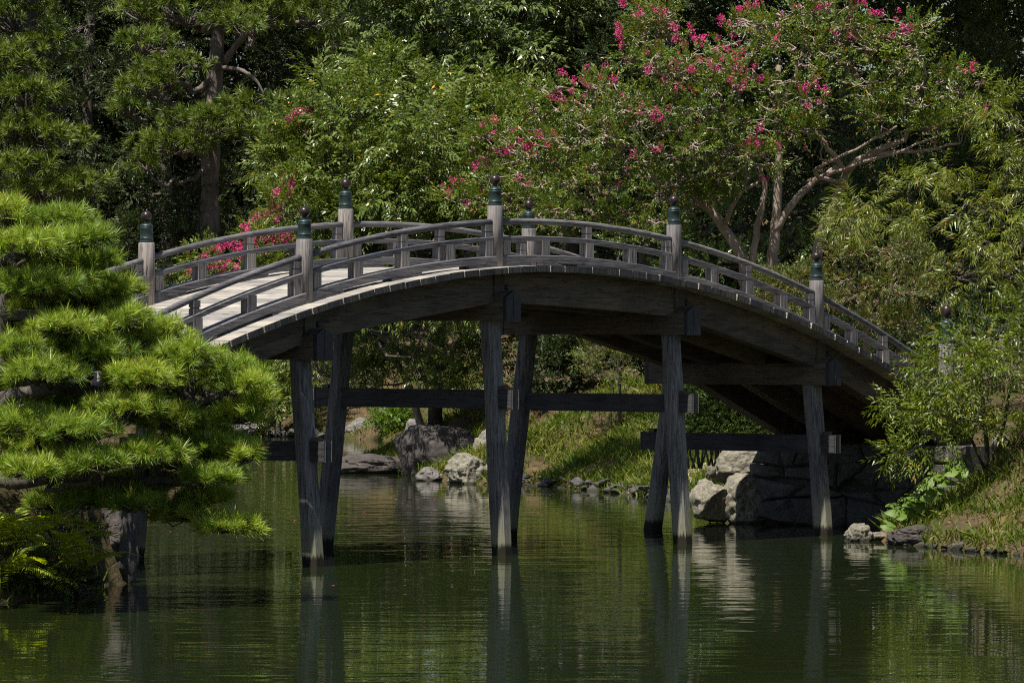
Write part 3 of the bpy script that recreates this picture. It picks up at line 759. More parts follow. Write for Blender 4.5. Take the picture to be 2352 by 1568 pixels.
pads = [(15, 492, 60, 40, 0), (120, 508, 115, 36, .4), (190, 548, 62, 32, -.3), (60, 565, 95, 40, -.8), (150, 600, 105, 36, .3), (222, 600, 45, 30, .2),
        (85, 655, 120, 42, -.6), (205, 680, 100, 40, .2), (285, 735, 66, 38, -.2), (150, 748, 90, 30, -1), (50, 800, 95, 42, -.9), (215, 805, 115, 42, -.4), (375, 772, 75, 42, .3),
        (425, 822, 95, 40, -.2), (320, 868, 105, 42, -.8), (520, 852, 80, 40, .4), (572, 885, 45, 36, 0), (95, 855, 95, 36, -1.3), (285, 935, 105, 38, -1), (385, 962, 80, 36, -.2),
        (545, 952, 60, 34, .3), (60, 968, 95, 38, -1.2), (165, 985, 105, 36, -1.5), (480, 1022, 95, 30, .3), (555, 1048, 42, 26, 0), (335, 1040, 105, 36, -.9), (215, 1058, 100, 32, -1.4),
        (70, 1075, 95, 34, -1.8), (490, 1090, 82, 24, -.3), (305, 1150, 95, 34, -.3), (205, 1140, 80, 30, -.2), (420, 1180, 80, 26, .2), (520, 1205, 72, 26, -.2), (130, 1150, 70, 30, .3),
        (60, 705, 85, 26, .5), (235, 722, 60, 26, .5), (268, 662, 50, 26, .3), (130, 650, 90, 30, .9), (20, 620, 70, 40, .6), (90, 620, 110, 40, 1.5), (180, 650, 100, 36, 1.6), (90, 760, 120, 40, 1.5), (190, 720, 120, 40, 1.6), (430, 880, 90, 40, 1.3), (190, 930, 130, 40, 1.3), (60, 900, 110, 40, 1.2), (300, 830, 120, 40, 1.4), (590, 915, 40, 30, 0.2), (470, 1140, 60, 22, 0.3), (560, 1200, 36, 20, 0), (450, 1000, 90, 30, 0.9), (250, 1120, 110, 34, 0.6), (300, 770, 120, 40, 1.5), (130, 790, 140, 40, 1.7), (330, 910, 110, 40, 1.3), (440, 970, 90, 36, 1.2), (420, 1060, 90, 30, 1.0), (100, 1030, 110, 34, 1.0), (330, 1110, 90, 30, 0.8),
        (-180, 940, 90, 60, -1.5), (-200, 480, 90, 60, 0), (-150, 1060, 80, 50, -1),
        (-60, 1010, 70, 40, 0)]
pads = [(x + 4, y + 4, D0 + dd, rx + 3, ry * 0.90, 0.45 + 0.004 * rx) for x, y, rx, ry, dd in pads]
tr = [at(-210, 1330, 52.6), at(-170, 1180, 52.4), at(-110, 1080, 52.1), at(-60, 930, 52.2), at(20, 820, 52.3), at(10, 700, 52.0), at(40, 600, 52.2), at(20, 520, 52.3)]
tr[0][2] = gz(tr[0][0], tr[0][1]) - 0.2
limb1 = [at(-60, 930, 52.2), at(40, 905, 51.6), at(140, 890, 51.4), at(270, 905, 51.6), at(400, 880, 51.9), at(450, 930, 52.0), at(520, 900, 52.1)]
limb2 = [at(-110, 1080, 52.1), at(40, 1110, 51.2), at(150, 1085, 51.3), at(260, 1110, 51.6), at(380, 1100, 51.8), at(450, 1115, 51.9)]
limb3 = [at(10, 720, 52.0), at(90, 725, 51.5), at(180, 735, 51.6), at(260, 770, 51.8), at(340, 800, 52.0)]
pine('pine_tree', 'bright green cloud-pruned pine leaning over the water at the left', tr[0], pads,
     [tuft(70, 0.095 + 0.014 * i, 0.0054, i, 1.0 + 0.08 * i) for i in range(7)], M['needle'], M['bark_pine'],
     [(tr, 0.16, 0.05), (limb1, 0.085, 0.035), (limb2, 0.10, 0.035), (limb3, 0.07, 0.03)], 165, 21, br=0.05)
far_t = [tuft(46, 0.30, 0.024, 50 + i, 1.3) for i in range(5)]
pa = [(430, 30, 134, 130, 50, 1.5), (580, 45, 133.5, 120, 45, 1.5), (720, 40, 134, 100, 45, 1.5), (330, 20, 134, 80, 50, 1.5), (520, -60, 134, 220, 60, 2), (700, -50, 134, 160, 50, 2), (760, 95, 134, 55, 30, 1.2),
      (400, 160, 132.5, 100, 38, 1.3), (340, 200, 132.3, 90, 36, 1.3), (300, 250, 132.5, 70, 30, 1.2), (330, 100, 133, 80, 36, 1.2),
      (590, 245, 132.5, 110, 34, 1.4), (680, 235, 133, 50, 24, 1.2), (480, 285, 132, 130, 38, 1.4), (580, 300, 132, 80, 34, 1.3), (400, 335, 132, 120, 36, 1.4), (340, 380, 132, 50, 22, 1), (560, 60, 131.5, 60, 40, 1)]
tb = gbase(478, 134)
pine('pine_tree', 'tall olive pine with a bare grey trunk behind the bridge', tb, pa, far_t, M['needle_far'], M['bark_far'],
     [([tb, at(482, 400, 134), at(488, 250, 134), at(497, 130, 134), at(505, 20, 134), at(520, -120, 134)], 0.30, 0.16), ([at(510, 150, 134), at(560, 80, 133.5), at(640, 55, 133.4), at(720, 50, 133.5)], 0.11, 0.06), ([at(505, 155, 134), at(555, 160, 133.2), at(590, 185, 133), at(608, 220, 133)], 0.07, 0.03)], 17, 22, br=0.09, up=0.5)
pb = [(40, 40, 122, 110, 60, 1.5), (120, 110, 122, 60, 60, 1.2), (30, 140, 121.5, 90, 50, 1.4), (60, 220, 121, 100, 45, 1.4), (130, 240, 122, 60, 35, 1.2), (40, 300, 121, 100, 45, 1.5), (130, 320, 121, 80, 40, 1.4),
      (60, 385, 120.5, 100, 40, 1.4), (190, 420, 121, 70, 32, 1.2), (100, 440, 121, 120, 36, 1.4), (-60, 200, 121, 90, 160, 1.6), (30, -60, 122, 160, 60, 2), (160, -40, 123, 120, 50, 2)]
tb = gbase(70, 122)
pine('pine_tree', 'dense dark olive pine filling the upper left corner', tb, pb, far_t, M['needle_far'], M['bark_dark'],
     [([tb, at(75, 420, 122), at(80, 260, 122), at(70, 100, 122), at(75, -60, 122)], 0.30, 0.12)], 18, 23, br=0.09, up=0.5)

# ------------------------------------------------------------------ broadleaved trees
S_comp = [spray(13, 0.58, 0.165, 0.32, 62, 0.5, 0.25, seed=i) for i in range(5)]
S_crape = [spray(10, 0.30, 0.082, 0.52, 55, 0.15, 0.1, seed=20 + i) for i in range(5)]
S_oak = [spray(9, 0.36, 0.19, 0.42, 60, 0.55, 0.1, seed=30 + i) for i in range(5)]
S_dark = [spray(10, 0.40, 0.13, 0.42, 58, 0.35, 0.1, seed=40 + i) for i in range(5)]
S_peach = [spray(12, 0.36, 0.135, 0.19, 55, 0.75, 0.35, seed=50 + i) for i in range(5)]
S_small = [spray(9, 0.20, 0.058, 0.5, 60, 0.1, 0.1, seed=60 + i) for i in range(5)]
S_shrub = [spray(10, 0.36, 0.12, 0.24, 55, 0.45, 0.3, seed=70 + i) for i in range(5)]
S_far = [spray(8, 0.6, 0.26, 0.5, 60, 0.3, 0.1, seed=80 + i) for i in range(4)]

# long-leaved tree behind the middle of the bridge
b_ = gbase(1000, 103)
comp, tips_c = tree('long_leaved_tree', 'wide bushy green tree with long drooping leaves behind the bridge middle', 'tree', b_,
    [(760, 240, 101, 90, 70, 1.3), (700, 330, 101.5, 80, 70, 1.3), (790, 400, 100, 110, 70, 1.5), (860, 300, 99.5, 110, 80, 1.5), (900, 430, 99, 120, 70, 1.5), (980, 330, 99, 110, 90, 1.5), (1010, 240, 101, 110, 60, 1.3),
     (1080, 300, 100, 100, 80, 1.5), (1060, 420, 99, 110, 70, 1.4), (1160, 390, 100, 90, 70, 1.4), (1170, 270, 101, 90, 60, 1.4), (880, 190, 102, 90, 60, 1.2), (740, 470, 101, 80, 50, 1.2), (960, 490, 100, 150, 45, 1.4), (1130, 490, 100, 120, 45, 1.3), (850, 490, 100, 100, 50, 1.3), (650, 390, 101.5, 45, 40, 0.9)],
    S_comp, M['leaf_compound'], M['bark_dark'], [([b_, at(990, 700, 103), at(960, 560, 102.5), at(900, 430, 102)], 0.14, 0.05), ([b_, at(1020, 650, 103), at(1060, 500, 102.5), at(1090, 380, 102)], 0.12, 0.05), ([at(990, 700, 103), at(880, 560, 102.5), at(780, 420, 102)], 0.09, 0.04)],
    sub=9, per=22, subr=0.37, br=0.05, twigs=1, up=0.3, seed=11, tone=(0.1, 0.95))

# the big crape myrtle with several pale stems
b_ = gbase(1740, 89)
def A(px, py, d=88.5): return at(px, py, d)
st = [([b_, A(1722, 640), A(1690, 560), A(1640, 490), A(1600, 430), A(1555, 395, 88)], 0.13, 0.06), ([b_, A(1775, 600), A(1782, 520), A(1785, 440), A(1790, 360), A(1782, 250), A(1790, 150)], 0.12, 0.05),
      ([A(1722, 620), A(1740, 520), A(1760, 440), A(1745, 380)], 0.08, 0.04), ([A(1780, 530), A(1830, 450), A(1890, 405), A(1930, 380)], 0.08, 0.045), ([at(1850, 640, 89.5), A(1880, 540, 89), A(1920, 470, 89), A(1945, 390, 88.6), A(2000, 350, 88.3), A(2080, 320, 88)], 0.12, 0.05),
      ([A(1945, 395, 88.6), A(1900, 340, 88.2), A(1870, 300, 88)], 0.06, 0.035), ([A(1600, 440), A(1520, 470, 88), A(1450, 480, 87.6), A(1380, 505, 87.4)], 0.06, 0.035), ([A(1660, 520), A(1700, 440, 88), A(1740, 420, 88)], 0.05, 0.03), ([A(2000, 350, 88.3), A(2100, 350, 88), A(2200, 330, 88)], 0.05, 0.02), ([A(1930, 420, 88.6), A(1860, 400, 88), A(1900, 375, 87.6), A(1990, 330, 87.2), A(2060, 290, 87)], 0.045, 0.02), ([A(1890, 405), A(1990, 370, 87.6), A(2080, 345, 87.2), A(2180, 300, 87)], 0.04, 0.018), ([A(1640, 490), A(1560, 440, 87.6), A(1480, 400, 87.2)], 0.045, 0.02), ([A(1790, 250), A(1830, 170), A(1850, 80)], 0.05, 0.02), ([A(1640, 480), A(1620, 380, 88.5), A(1600, 280, 88.5), A(1560, 180, 88.5)], 0.06, 0.025)]
st[4][0][0] = gbase(1845, 89.5)
crape_l = [(1480, 90, 88.5, 85, 60, 1.2), (1560, 60, 88.5, 90, 50, 1.3), (1500, 170, 87.5, 100, 60, 1.2), (1600, 150, 87.5, 100, 65, 1.3), (1400, 220, 87.5, 90, 55, 1.1), (1320, 230, 87.8, 70, 50, 1.0), (1530, 260, 87, 110, 60, 1.2), (1660, 240, 87, 90, 60, 1.2),
    (1700, 60, 88.5, 100, 60, 1.3), (1690, 150, 87.6, 80, 55, 1.2), (1800, 40, 88.5, 100, 50, 1.3), (1900, 40, 88.5, 100, 50, 1.3), (1830, 130, 88, 100, 50, 1.2), (1950, 100, 88, 110, 55, 1.3), (2050, 90, 88.5, 90, 55, 1.2), (2120, 150, 88.3, 90, 55, 1.1),
    (1980, 180, 87.5, 110, 50, 1.2), (2100, 220, 87.8, 100, 50, 1.1), (2200, 210, 88.2, 80, 50, 1.0), (2230, 280, 88.2, 60, 40, 0.9), (1850, 220, 87.3, 110, 50, 1.2), (2010, 265, 87.5, 70, 30, 0.9), (2150, 290, 87.6, 60, 26, 0.8), (1740, 290, 86.9, 100, 45, 1.1), (1600, 340, 86.8, 120, 55, 1.2), (1480, 340, 87, 110, 60, 1.2),
    (1380, 310, 87.3, 100, 60, 1.2), (1300, 330, 87.6, 70, 60, 1.1), (1280, 420, 87.4, 90, 55, 1.1), (1400, 420, 87, 110, 55, 1.2), (1520, 430, 87, 90, 40, 1.1), (1700, 370, 86.8, 110, 38, 1.1), (1840, 300, 87.2, 50, 26, 0.8), (1340, 500, 87, 120, 32, 1.1), (1460, 510, 87, 90, 30, 1.0), (1600, 470, 87.6, 60, 30, 0.9), (1640, 400, 88, 60, 40, 0.9),
    (1250, 500, 87, 70, 45, 1.0), (1180, 470, 87.5, 60, 40, 0.9), (1200, 340, 88, 70, 40, 0.9), (1130, 340, 88.3, 60, 40, 0.9), (1100, 420, 88, 60, 36, 0.9), (1060, 460, 88, 60, 32, 0.8), (1230, 250, 88.5, 50, 40, 0.8)]
crape, tips_m = tree('crape_myrtle', 'large crape myrtle with pale twisting stems and pink flowers at right', 'tree', b_, crape_l, S_crape, M['leaf_crape'], M['bark_crape'], st,
    sub=9, per=14, subr=0.36, br=0.052, twigs=6, twig_r=0.0115, up=0.35, seed=12, wig=0.16, tone=(0.1, 0.9))
fl = [(1425, 60), (1435, 25), (1465, 30), (1490, 35), (1500, 20), (1415, 75), (1420, 95), (1425, 120), (1440, 80), (1480, 50), (1525, 65), (1520, 85), (1535, 70), (1545, 60), (1560, 65), (1570, 95), (1580, 90), (1590, 80), (1600, 70), (1615, 55), (1635, 65), (1655, 50), (1640, 105), (1630, 130), (1620, 140), (1610, 125), (1650, 140), (1665, 145), (1680, 120), (1690, 110), (1700, 140), (1710, 150), (1730, 165), (1745, 175), (1720, 180),
      (1695, 160), (1675, 165), (1660, 120), (1690, 185), (1545, 190), (1555, 200), (1540, 205), (1500, 170), (1480, 130), (1460, 150), (1400, 175), (1390, 180), (1360, 185), (1340, 175), (1300, 160), (1265, 210), (1290, 225), (1320, 225), (1330, 195), (1370, 200), (1345, 240), (1430, 225), (1480, 260), (1500, 265), (1455, 270), (1510, 255), (1590, 285), (1850, 200), (1870, 205), (1880, 215), (1860, 230), (1885, 228),
      (1780, 85), (1870, 20), (1900, 10), (1940, 45), (1960, 40), (1975, 50), (1990, 25), (1930, 75), (1950, 90), (2065, 65), (2060, 75), (2075, 60), (1960, 15), (2020, 30), (2040, 10), (1740, 310), (1745, 318), (1775, 330), (1840, 322), (2250, 155), (2230, 158), (2260, 270), (1710, 345), (1770, 400), (1610, 180), (1590, 210), (1570, 150), (1545, 130), (1690, 30), (1710, 20), (1740, 10), (1820, 15), (1800, 50), (1470, 355), (1430, 410), (1500, 357),
      (1120, 300), (1140, 300), (1100, 298), (1150, 345), (1165, 350), (1185, 340), (1200, 345), (1215, 320), (1240, 320), (1250, 325), (1180, 325), (1120, 360), (1100, 365), (1135, 350), (1075, 410), (1025, 445), (1020, 420), (1085, 465), (1100, 460), (1110, 465), (1075, 470), (1150, 360), (1195, 400), (1210, 410)]
fl = [(x + random.gauss(0, 13), y + random.gauss(0, 11)) for x, y in fl for _ in range(2)]
flowers(crape, tips_m, [(x, y, random.uniform(0.38, 0.85)) for x, y in fl][:290])

# low crape myrtle whose flowering shoots hang out over the water
b_ = gbase(975, 101.5)
crape2, tips_2 = tree('crape_myrtle', 'low crape myrtle with bright pink flowers showing through the left railing', 'tree', b_,
    [(640, 480, 99.5, 60, 50, 0.9), (600, 540, 99, 80, 45, 1.0), (530, 590, 98.5, 80, 36, 1.0), (470, 615, 98.5, 60, 28, 0.8), (680, 590, 99, 70, 50, 1.0), (660, 440, 100, 40, 40, 0.7), (690, 290, 101, 36, 34, 0.6), (620, 620, 98.6, 80, 36, 0.9), (760, 620, 99, 80, 40, 0.9)],
    S_crape, M['leaf_crape'], M['bark_crape'], [([b_, at(940, 880, 101.4), at(880, 780, 101.2), at(760, 680, 101), at(690, 600, 100.3), at(650, 500, 100)], 0.09, 0.03), ([at(760, 680, 101), at(640, 650, 99.6), at(540, 620, 99)], 0.07, 0.03), ([at(690, 600, 100.3), at(680, 450, 100.6), at(690, 320, 101)], 0.04, 0.015)],
    sub=8, per=20, subr=0.46, br=0.03, twigs=2, seed=13, up=0.35, tone=(0.3, 0.95))
fl2 = [(665, 268), (675, 275), (690, 262), (700, 258), (712, 262), (680, 290), (660, 275), (705, 300), (725, 320), (672, 415), (660, 425), (650, 440), (640, 450), (655, 410), (630, 470), (620, 480), (610, 490), (595, 492), (580, 500), (570, 520), (560, 525), (640, 540), (655, 545), (665, 550), (620, 545), (600, 548), (540, 560), (530, 568), (515, 565), (550, 570), (520, 575), (505, 590), (490, 588), (480, 585), (470, 590), (475, 602), (495, 605), (510, 610), (530, 600), (545, 598), (555, 605), (540, 615),
       (436, 622), (438, 630), (560, 585), (590, 570), (610, 575), (520, 600), (500, 575), (630, 500), (700, 570), (670, 560), (585, 560), (690, 610), (570, 545), (545, 580), (485, 612), (460, 600), (525, 560), (505, 562), (650, 560), (620, 560)]
flowers(crape2, tips_2, [(x, y, random.uniform(0.7, 1.25)) for x, y in fl2], 1.0)

# evergreen with glossy hanging leaves above the middle
b_ = gbase(1320, 114)
oak, _ = tree('evergreen_oak', 'glossy grey-green evergreen with hanging leaves above the bridge middle', 'tree', b_,
    [(880, 60, 111, 90, 80, 1.5), (870, 160, 110.5, 70, 60, 1.3), (970, 60, 110.5, 100, 70, 1.5), (980, 170, 110, 110, 60, 1.4), (1080, 90, 110.5, 100, 70, 1.5), (1090, 210, 110, 100, 60, 1.4), (1180, 130, 111, 90, 60, 1.4), (1200, 30, 112, 110, 50, 1.5), (1190, 230, 110.5, 90, 50, 1.3), (1300, 40, 112, 90, 50, 1.4), (1290, 120, 112, 80, 50, 1.3), (1050, -40, 111, 200, 60, 2), (1300, -50, 112, 180, 50, 2), (880, -40, 111, 120, 60, 2), (1390, 30, 112.5, 60, 60, 1.4), (1330, 190, 113, 70, 50, 1.2)],
    S_oak, M['leaf_oak'], M['bark_dark'], [([b_, at(1310, 400, 114), at(1300, 250, 114), at(1330, 140, 113.8), at(1360, 0, 113.8)], 0.26, 0.12), ([at(1300, 260, 114), at(1240, 180, 113), at(1120, 100, 112.5), at(1000, 60, 112)], 0.12, 0.05), ([at(1310, 220, 114), at(1390, 110, 113.5), at(1420, 20, 113.5)], 0.12, 0.06)],
    sub=8, per=26, br=0.07, twigs=1, seed=14, up=0.05, tone=(0.25, 0.95))

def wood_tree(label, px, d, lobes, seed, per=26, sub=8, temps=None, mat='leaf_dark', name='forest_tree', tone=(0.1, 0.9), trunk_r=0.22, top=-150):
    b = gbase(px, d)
    return tree(name, label, 'tree', b, lobes, temps or S_dark, M[mat], M['bark_dark'], [([b, at(px + 8, 500, d), at(px - 6, 250, d), at(px + 5, 0, d), at(px, top, d)], trunk_r, 0.1)], sub=sub, per=per, br=0.07, twigs=1, seed=seed, group='woodland trees behind the garden', tone=tone)  # lobes well above the view are crown added to shade the wood below
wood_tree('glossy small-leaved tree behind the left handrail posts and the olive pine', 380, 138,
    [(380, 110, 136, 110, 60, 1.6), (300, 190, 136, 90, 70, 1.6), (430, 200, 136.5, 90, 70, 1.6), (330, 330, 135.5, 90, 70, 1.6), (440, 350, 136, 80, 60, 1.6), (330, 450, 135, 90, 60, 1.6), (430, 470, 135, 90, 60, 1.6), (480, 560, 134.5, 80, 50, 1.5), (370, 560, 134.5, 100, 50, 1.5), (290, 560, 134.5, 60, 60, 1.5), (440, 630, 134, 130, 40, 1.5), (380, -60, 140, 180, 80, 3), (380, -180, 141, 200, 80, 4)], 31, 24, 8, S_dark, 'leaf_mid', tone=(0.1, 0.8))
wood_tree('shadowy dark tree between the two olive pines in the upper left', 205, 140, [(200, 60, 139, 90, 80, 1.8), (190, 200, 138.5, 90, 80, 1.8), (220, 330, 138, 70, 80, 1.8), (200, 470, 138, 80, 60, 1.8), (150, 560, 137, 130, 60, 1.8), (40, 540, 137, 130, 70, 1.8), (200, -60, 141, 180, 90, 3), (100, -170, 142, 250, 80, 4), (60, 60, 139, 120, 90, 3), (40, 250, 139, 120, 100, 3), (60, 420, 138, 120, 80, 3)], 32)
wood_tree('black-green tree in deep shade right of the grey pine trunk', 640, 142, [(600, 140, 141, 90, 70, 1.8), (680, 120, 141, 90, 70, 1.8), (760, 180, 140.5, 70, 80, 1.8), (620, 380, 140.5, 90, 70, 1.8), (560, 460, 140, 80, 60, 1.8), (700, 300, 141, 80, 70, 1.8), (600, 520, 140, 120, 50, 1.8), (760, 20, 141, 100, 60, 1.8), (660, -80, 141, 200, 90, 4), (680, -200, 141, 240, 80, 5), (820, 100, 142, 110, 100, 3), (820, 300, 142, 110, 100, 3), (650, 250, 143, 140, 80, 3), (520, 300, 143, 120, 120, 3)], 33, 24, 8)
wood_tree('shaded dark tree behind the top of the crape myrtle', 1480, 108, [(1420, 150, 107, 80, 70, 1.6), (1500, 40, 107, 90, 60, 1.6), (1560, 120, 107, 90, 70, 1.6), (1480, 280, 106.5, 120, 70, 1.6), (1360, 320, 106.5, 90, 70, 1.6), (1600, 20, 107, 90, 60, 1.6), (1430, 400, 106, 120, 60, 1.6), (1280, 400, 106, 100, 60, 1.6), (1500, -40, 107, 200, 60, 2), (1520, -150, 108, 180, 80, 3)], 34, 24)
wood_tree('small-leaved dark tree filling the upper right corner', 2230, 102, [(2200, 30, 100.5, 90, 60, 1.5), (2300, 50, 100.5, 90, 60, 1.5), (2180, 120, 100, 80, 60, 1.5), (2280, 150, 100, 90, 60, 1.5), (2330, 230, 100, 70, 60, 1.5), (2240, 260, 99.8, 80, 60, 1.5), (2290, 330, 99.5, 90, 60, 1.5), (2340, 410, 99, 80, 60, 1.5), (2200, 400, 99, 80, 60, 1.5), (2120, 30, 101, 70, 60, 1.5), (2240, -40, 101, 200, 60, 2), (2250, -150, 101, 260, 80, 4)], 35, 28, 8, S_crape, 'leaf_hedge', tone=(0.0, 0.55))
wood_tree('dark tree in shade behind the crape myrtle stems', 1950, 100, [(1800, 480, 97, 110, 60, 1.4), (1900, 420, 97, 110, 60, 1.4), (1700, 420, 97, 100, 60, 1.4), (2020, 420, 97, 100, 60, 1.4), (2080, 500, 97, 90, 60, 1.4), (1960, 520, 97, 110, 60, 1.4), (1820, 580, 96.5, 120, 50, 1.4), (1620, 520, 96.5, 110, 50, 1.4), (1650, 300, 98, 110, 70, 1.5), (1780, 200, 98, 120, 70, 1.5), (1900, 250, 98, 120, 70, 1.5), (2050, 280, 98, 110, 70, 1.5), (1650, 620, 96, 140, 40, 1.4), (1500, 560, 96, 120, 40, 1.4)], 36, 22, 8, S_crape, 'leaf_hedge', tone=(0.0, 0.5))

# yellowish long-leaved tree on the right
b_ = gbase(2420, 78)
peach, _ = tree('peach_tree', 'yellow-green tree with long drooping leaves at the right edge', 'tree', b_,
    [(2000, 470, 76, 60, 28, 0.6), (2090, 435, 76, 60, 26, 0.6), (2160, 395, 76, 36, 22, 0.5), (1960, 510, 76, 45, 28, 0.6), (2060, 515, 76, 60, 24, 0.6), (2250, 480, 75.6, 70, 45, 0.8), (2310, 300, 76, 60, 60, 0.9), (2330, 380, 76, 50, 50, 0.8), (2290, 250, 76.4, 50, 30, 0.7), (2240, 560, 75.4, 90, 50, 0.9), (2320, 530, 75.4, 60, 60, 0.9), (2240, 640, 75.2, 100, 40, 0.9), (2330, 620, 75.2, 60, 50, 0.9), (2340, 450, 75.8, 40, 40, 0.8)],
    S_peach, M['leaf_peach'], M['bark_dark'], [([b_, at(2410, 700, 77.5), at(2390, 500, 77), at(2370, 300, 76.8)], 0.12, 0.05), ([at(2400, 600, 77.3), at(2300, 510, 76.2), at(2220, 470, 76)], 0.05, 0.02), ([at(2220, 470, 76), at(2150, 540, 76), at(2040, 500, 76), at(1980, 505, 76)], 0.03, 0.012), ([at(2390, 520, 77), at(2330, 580, 75.8), at(2200, 640, 75.5)], 0.05, 0.02)],
    sub=6, per=7, subr=0.30, br=0.02, twigs=1, seed=15, up=0.15, tone=(0.1, 0.95))
# small tree with narrow leaves in front of the bridge end
b_ = gbase(2270, 68.5)
tree('narrow_leaved_shrub', 'open shrub with narrow green leaves before the near end of the railing', 'shrub', b_,
    [(2230, 800, 67.6, 70, 26, 0.6), (2280, 780, 67.6, 80, 40, 0.7), (2330, 850, 67.4, 60, 50, 0.7), (2230, 870, 67.4, 80, 40, 0.7), (2185, 850, 67.2, 55, 34, 0.5), (2170, 905, 67.2, 45, 30, 0.5), (2260, 830, 67.3, 70, 34, 0.6), (2300, 930, 67.3, 70, 40, 0.7), (2200, 950, 67.2, 80, 34, 0.6), (2120, 950, 67.1, 70, 22, 0.5), (2090, 935, 67.1, 45, 16, 0.4), (2150, 1010, 67, 70, 22, 0.5), (2090, 1045, 67, 55, 14, 0.4), (2270, 990, 67.3, 60, 30, 0.6), (2330, 720, 67.8, 50, 36, 0.6), (2125, 850, 67.5, 30, 20, 0.4)],
    S_shrub, M['leaf_shrub'], M['bark_dark'], [([b_, at(2262, 960, 68.2), at(2250, 860, 68), at(2280, 780, 67.9)], 0.04, 0.02), ([b_, at(2220, 980, 68), at(2160, 960, 67.6)], 0.03, 0.012), ([b_, at(2310, 940, 68), at(2330, 850, 67.8)], 0.035, 0.015)],
    sub=5, per=10, br=0.016, twigs=2, seed=16, up=0.2, tone=(0.0, 0.8))
# rust-tinted shrub behind the descending railing
b_ = gbase(1990, 83)
tree('rust_leaved_shrub', 'twiggy shrub with rust-tinted small leaves behind the descending railing', 'shrub', b_,
    [(1850, 640, 81.5, 60, 36, 0.8), (1930, 590, 81.5, 70, 45, 0.9), (2010, 570, 81.5, 80, 45, 0.9), (2090, 590, 81.5, 60, 45, 0.9), (1970, 660, 81, 80, 40, 0.9), (2060, 670, 81, 80, 40, 0.9), (2000, 740, 81, 70, 30, 0.8), (1800, 680, 81.3, 60, 30, 0.8), (1880, 700, 81, 50, 30, 0.8), (2130, 640, 81.4, 40, 40, 0.8), (1950, 530, 81.8, 60, 36, 0.8), (1760, 660, 81.5, 60, 30, 0.8), (2070, 740, 81, 50, 26, 0.7)],
    S_small, M['leaf_red'], M['bark_crape'], [([b_, at(1990, 740, 82.6), at(1960, 660, 82.2), at(1930, 590, 82)], 0.05, 0.02), ([b_, at(2030, 730, 82.6), at(2050, 640, 82.2), at(2080, 590, 82)], 0.045, 0.018), ([at(1990, 740, 82.6), at(1900, 700, 82), at(1830, 670, 82)], 0.035, 0.015)],
    sub=9, per=24, br=0.022, twigs=3, seed=17, up=0.3, tone=(0.1, 0.95))
# seen under the arch
b_ = gbase(1010, 102)
tree('drooping_tree', 'small tree with drooping yellow-green leaves seen under the bridge arch', 'tree', b_,
    [(860, 770, 101, 70, 36, 0.9), (960, 770, 100.5, 80, 40, 1.0), (1060, 770, 100.5, 70, 40, 1.0), (1000, 840, 100, 80, 40, 1.0), (1080, 840, 100, 60, 45, 1.0), (900, 830, 101, 70, 36, 1.0), (1060, 890, 99.6, 50, 24, 0.8), (840, 860, 102, 50, 30, 0.8), (800, 800, 102, 50, 50, 0.9), (700, 800, 104, 60, 60, 1.0), (1130, 800, 101, 50, 60, 0.9), (860, 700, 96, 90, 40, 0.8), (960, 690, 95.8, 90, 40, 0.8), (1050, 700, 95.8, 70, 40, 0.8), (930, 660, 96.5, 120, 36, 0.9)],
    [s * 0.72 for s in S_comp], M['leaf_compound'], M['bark_dark'], [([b_, at(990, 900, 101.5), at(960, 840, 101.3), at(900, 790, 101.2)], 0.09, 0.05), ([at(985, 900, 101.5), at(1030, 830, 101), at(1060, 770, 101)], 0.07, 0.03)], sub=7, per=15, br=0.035, twigs=1, seed=18, tone=(0.1, 0.9))
b_ = gbase(1330, 100)
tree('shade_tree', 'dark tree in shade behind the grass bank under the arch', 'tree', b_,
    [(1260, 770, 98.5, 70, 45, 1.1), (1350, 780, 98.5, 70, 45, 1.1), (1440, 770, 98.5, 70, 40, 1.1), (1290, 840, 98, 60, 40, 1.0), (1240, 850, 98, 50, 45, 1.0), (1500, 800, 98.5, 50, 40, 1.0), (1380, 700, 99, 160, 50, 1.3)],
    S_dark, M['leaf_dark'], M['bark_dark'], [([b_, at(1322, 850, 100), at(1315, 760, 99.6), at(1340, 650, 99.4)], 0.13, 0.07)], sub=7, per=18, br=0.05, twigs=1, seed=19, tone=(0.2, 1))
b_ = gbase(1422, 93.5)
tree('thin_stemmed_sapling', 'thin-stemmed sapling with sparse yellowing leaves on the bank under the arch', 'tree', b_,
    [(1370, 800, 92.6, 60, 36, 0.7), (1420, 780, 92.8, 60, 30, 0.7), (1340, 830, 92.6, 40, 24, 0.6), (1400, 850, 92.6, 50, 24, 0.6), (1470, 800, 93, 50, 30, 0.7)],
    S_small, M['leaf_red'], M['bark_far'], [([b_, at(1424, 860, 93.4), at(1420, 780, 93.2), at(1426, 740, 93)], 0.045, 0.025), ([gbase(1405, 93.3), at(1412, 830, 93.2), at(1400, 770, 93)], 0.02, 0.01)], sub=5, per=16, br=0.014, twigs=3, seed=20)
b_ = gbase(640, 131)
tree('waterside_bush', 'light green bush on the far shore beside the first bridge leg', 'shrub', b_, [(640, 900, 130, 60, 50, 1.2), (690, 850, 131, 50, 50, 1.2), (590, 860, 131, 60, 60, 1.2), (640, 800, 132, 90, 50, 1.4), (740, 870, 131, 50, 50, 1.2), (560, 930, 130.5, 50, 40, 1.2)], S_dark, M['leaf_compound'], M['bark_dark'], [([b_, at(640, 900, 131), at(645, 830, 131.5)], 0.08, 0.04)], sub=7, per=20, br=0.03, twigs=0, seed=41, tone=(0.2, 0.9))
b_ = gbase(430, 131)
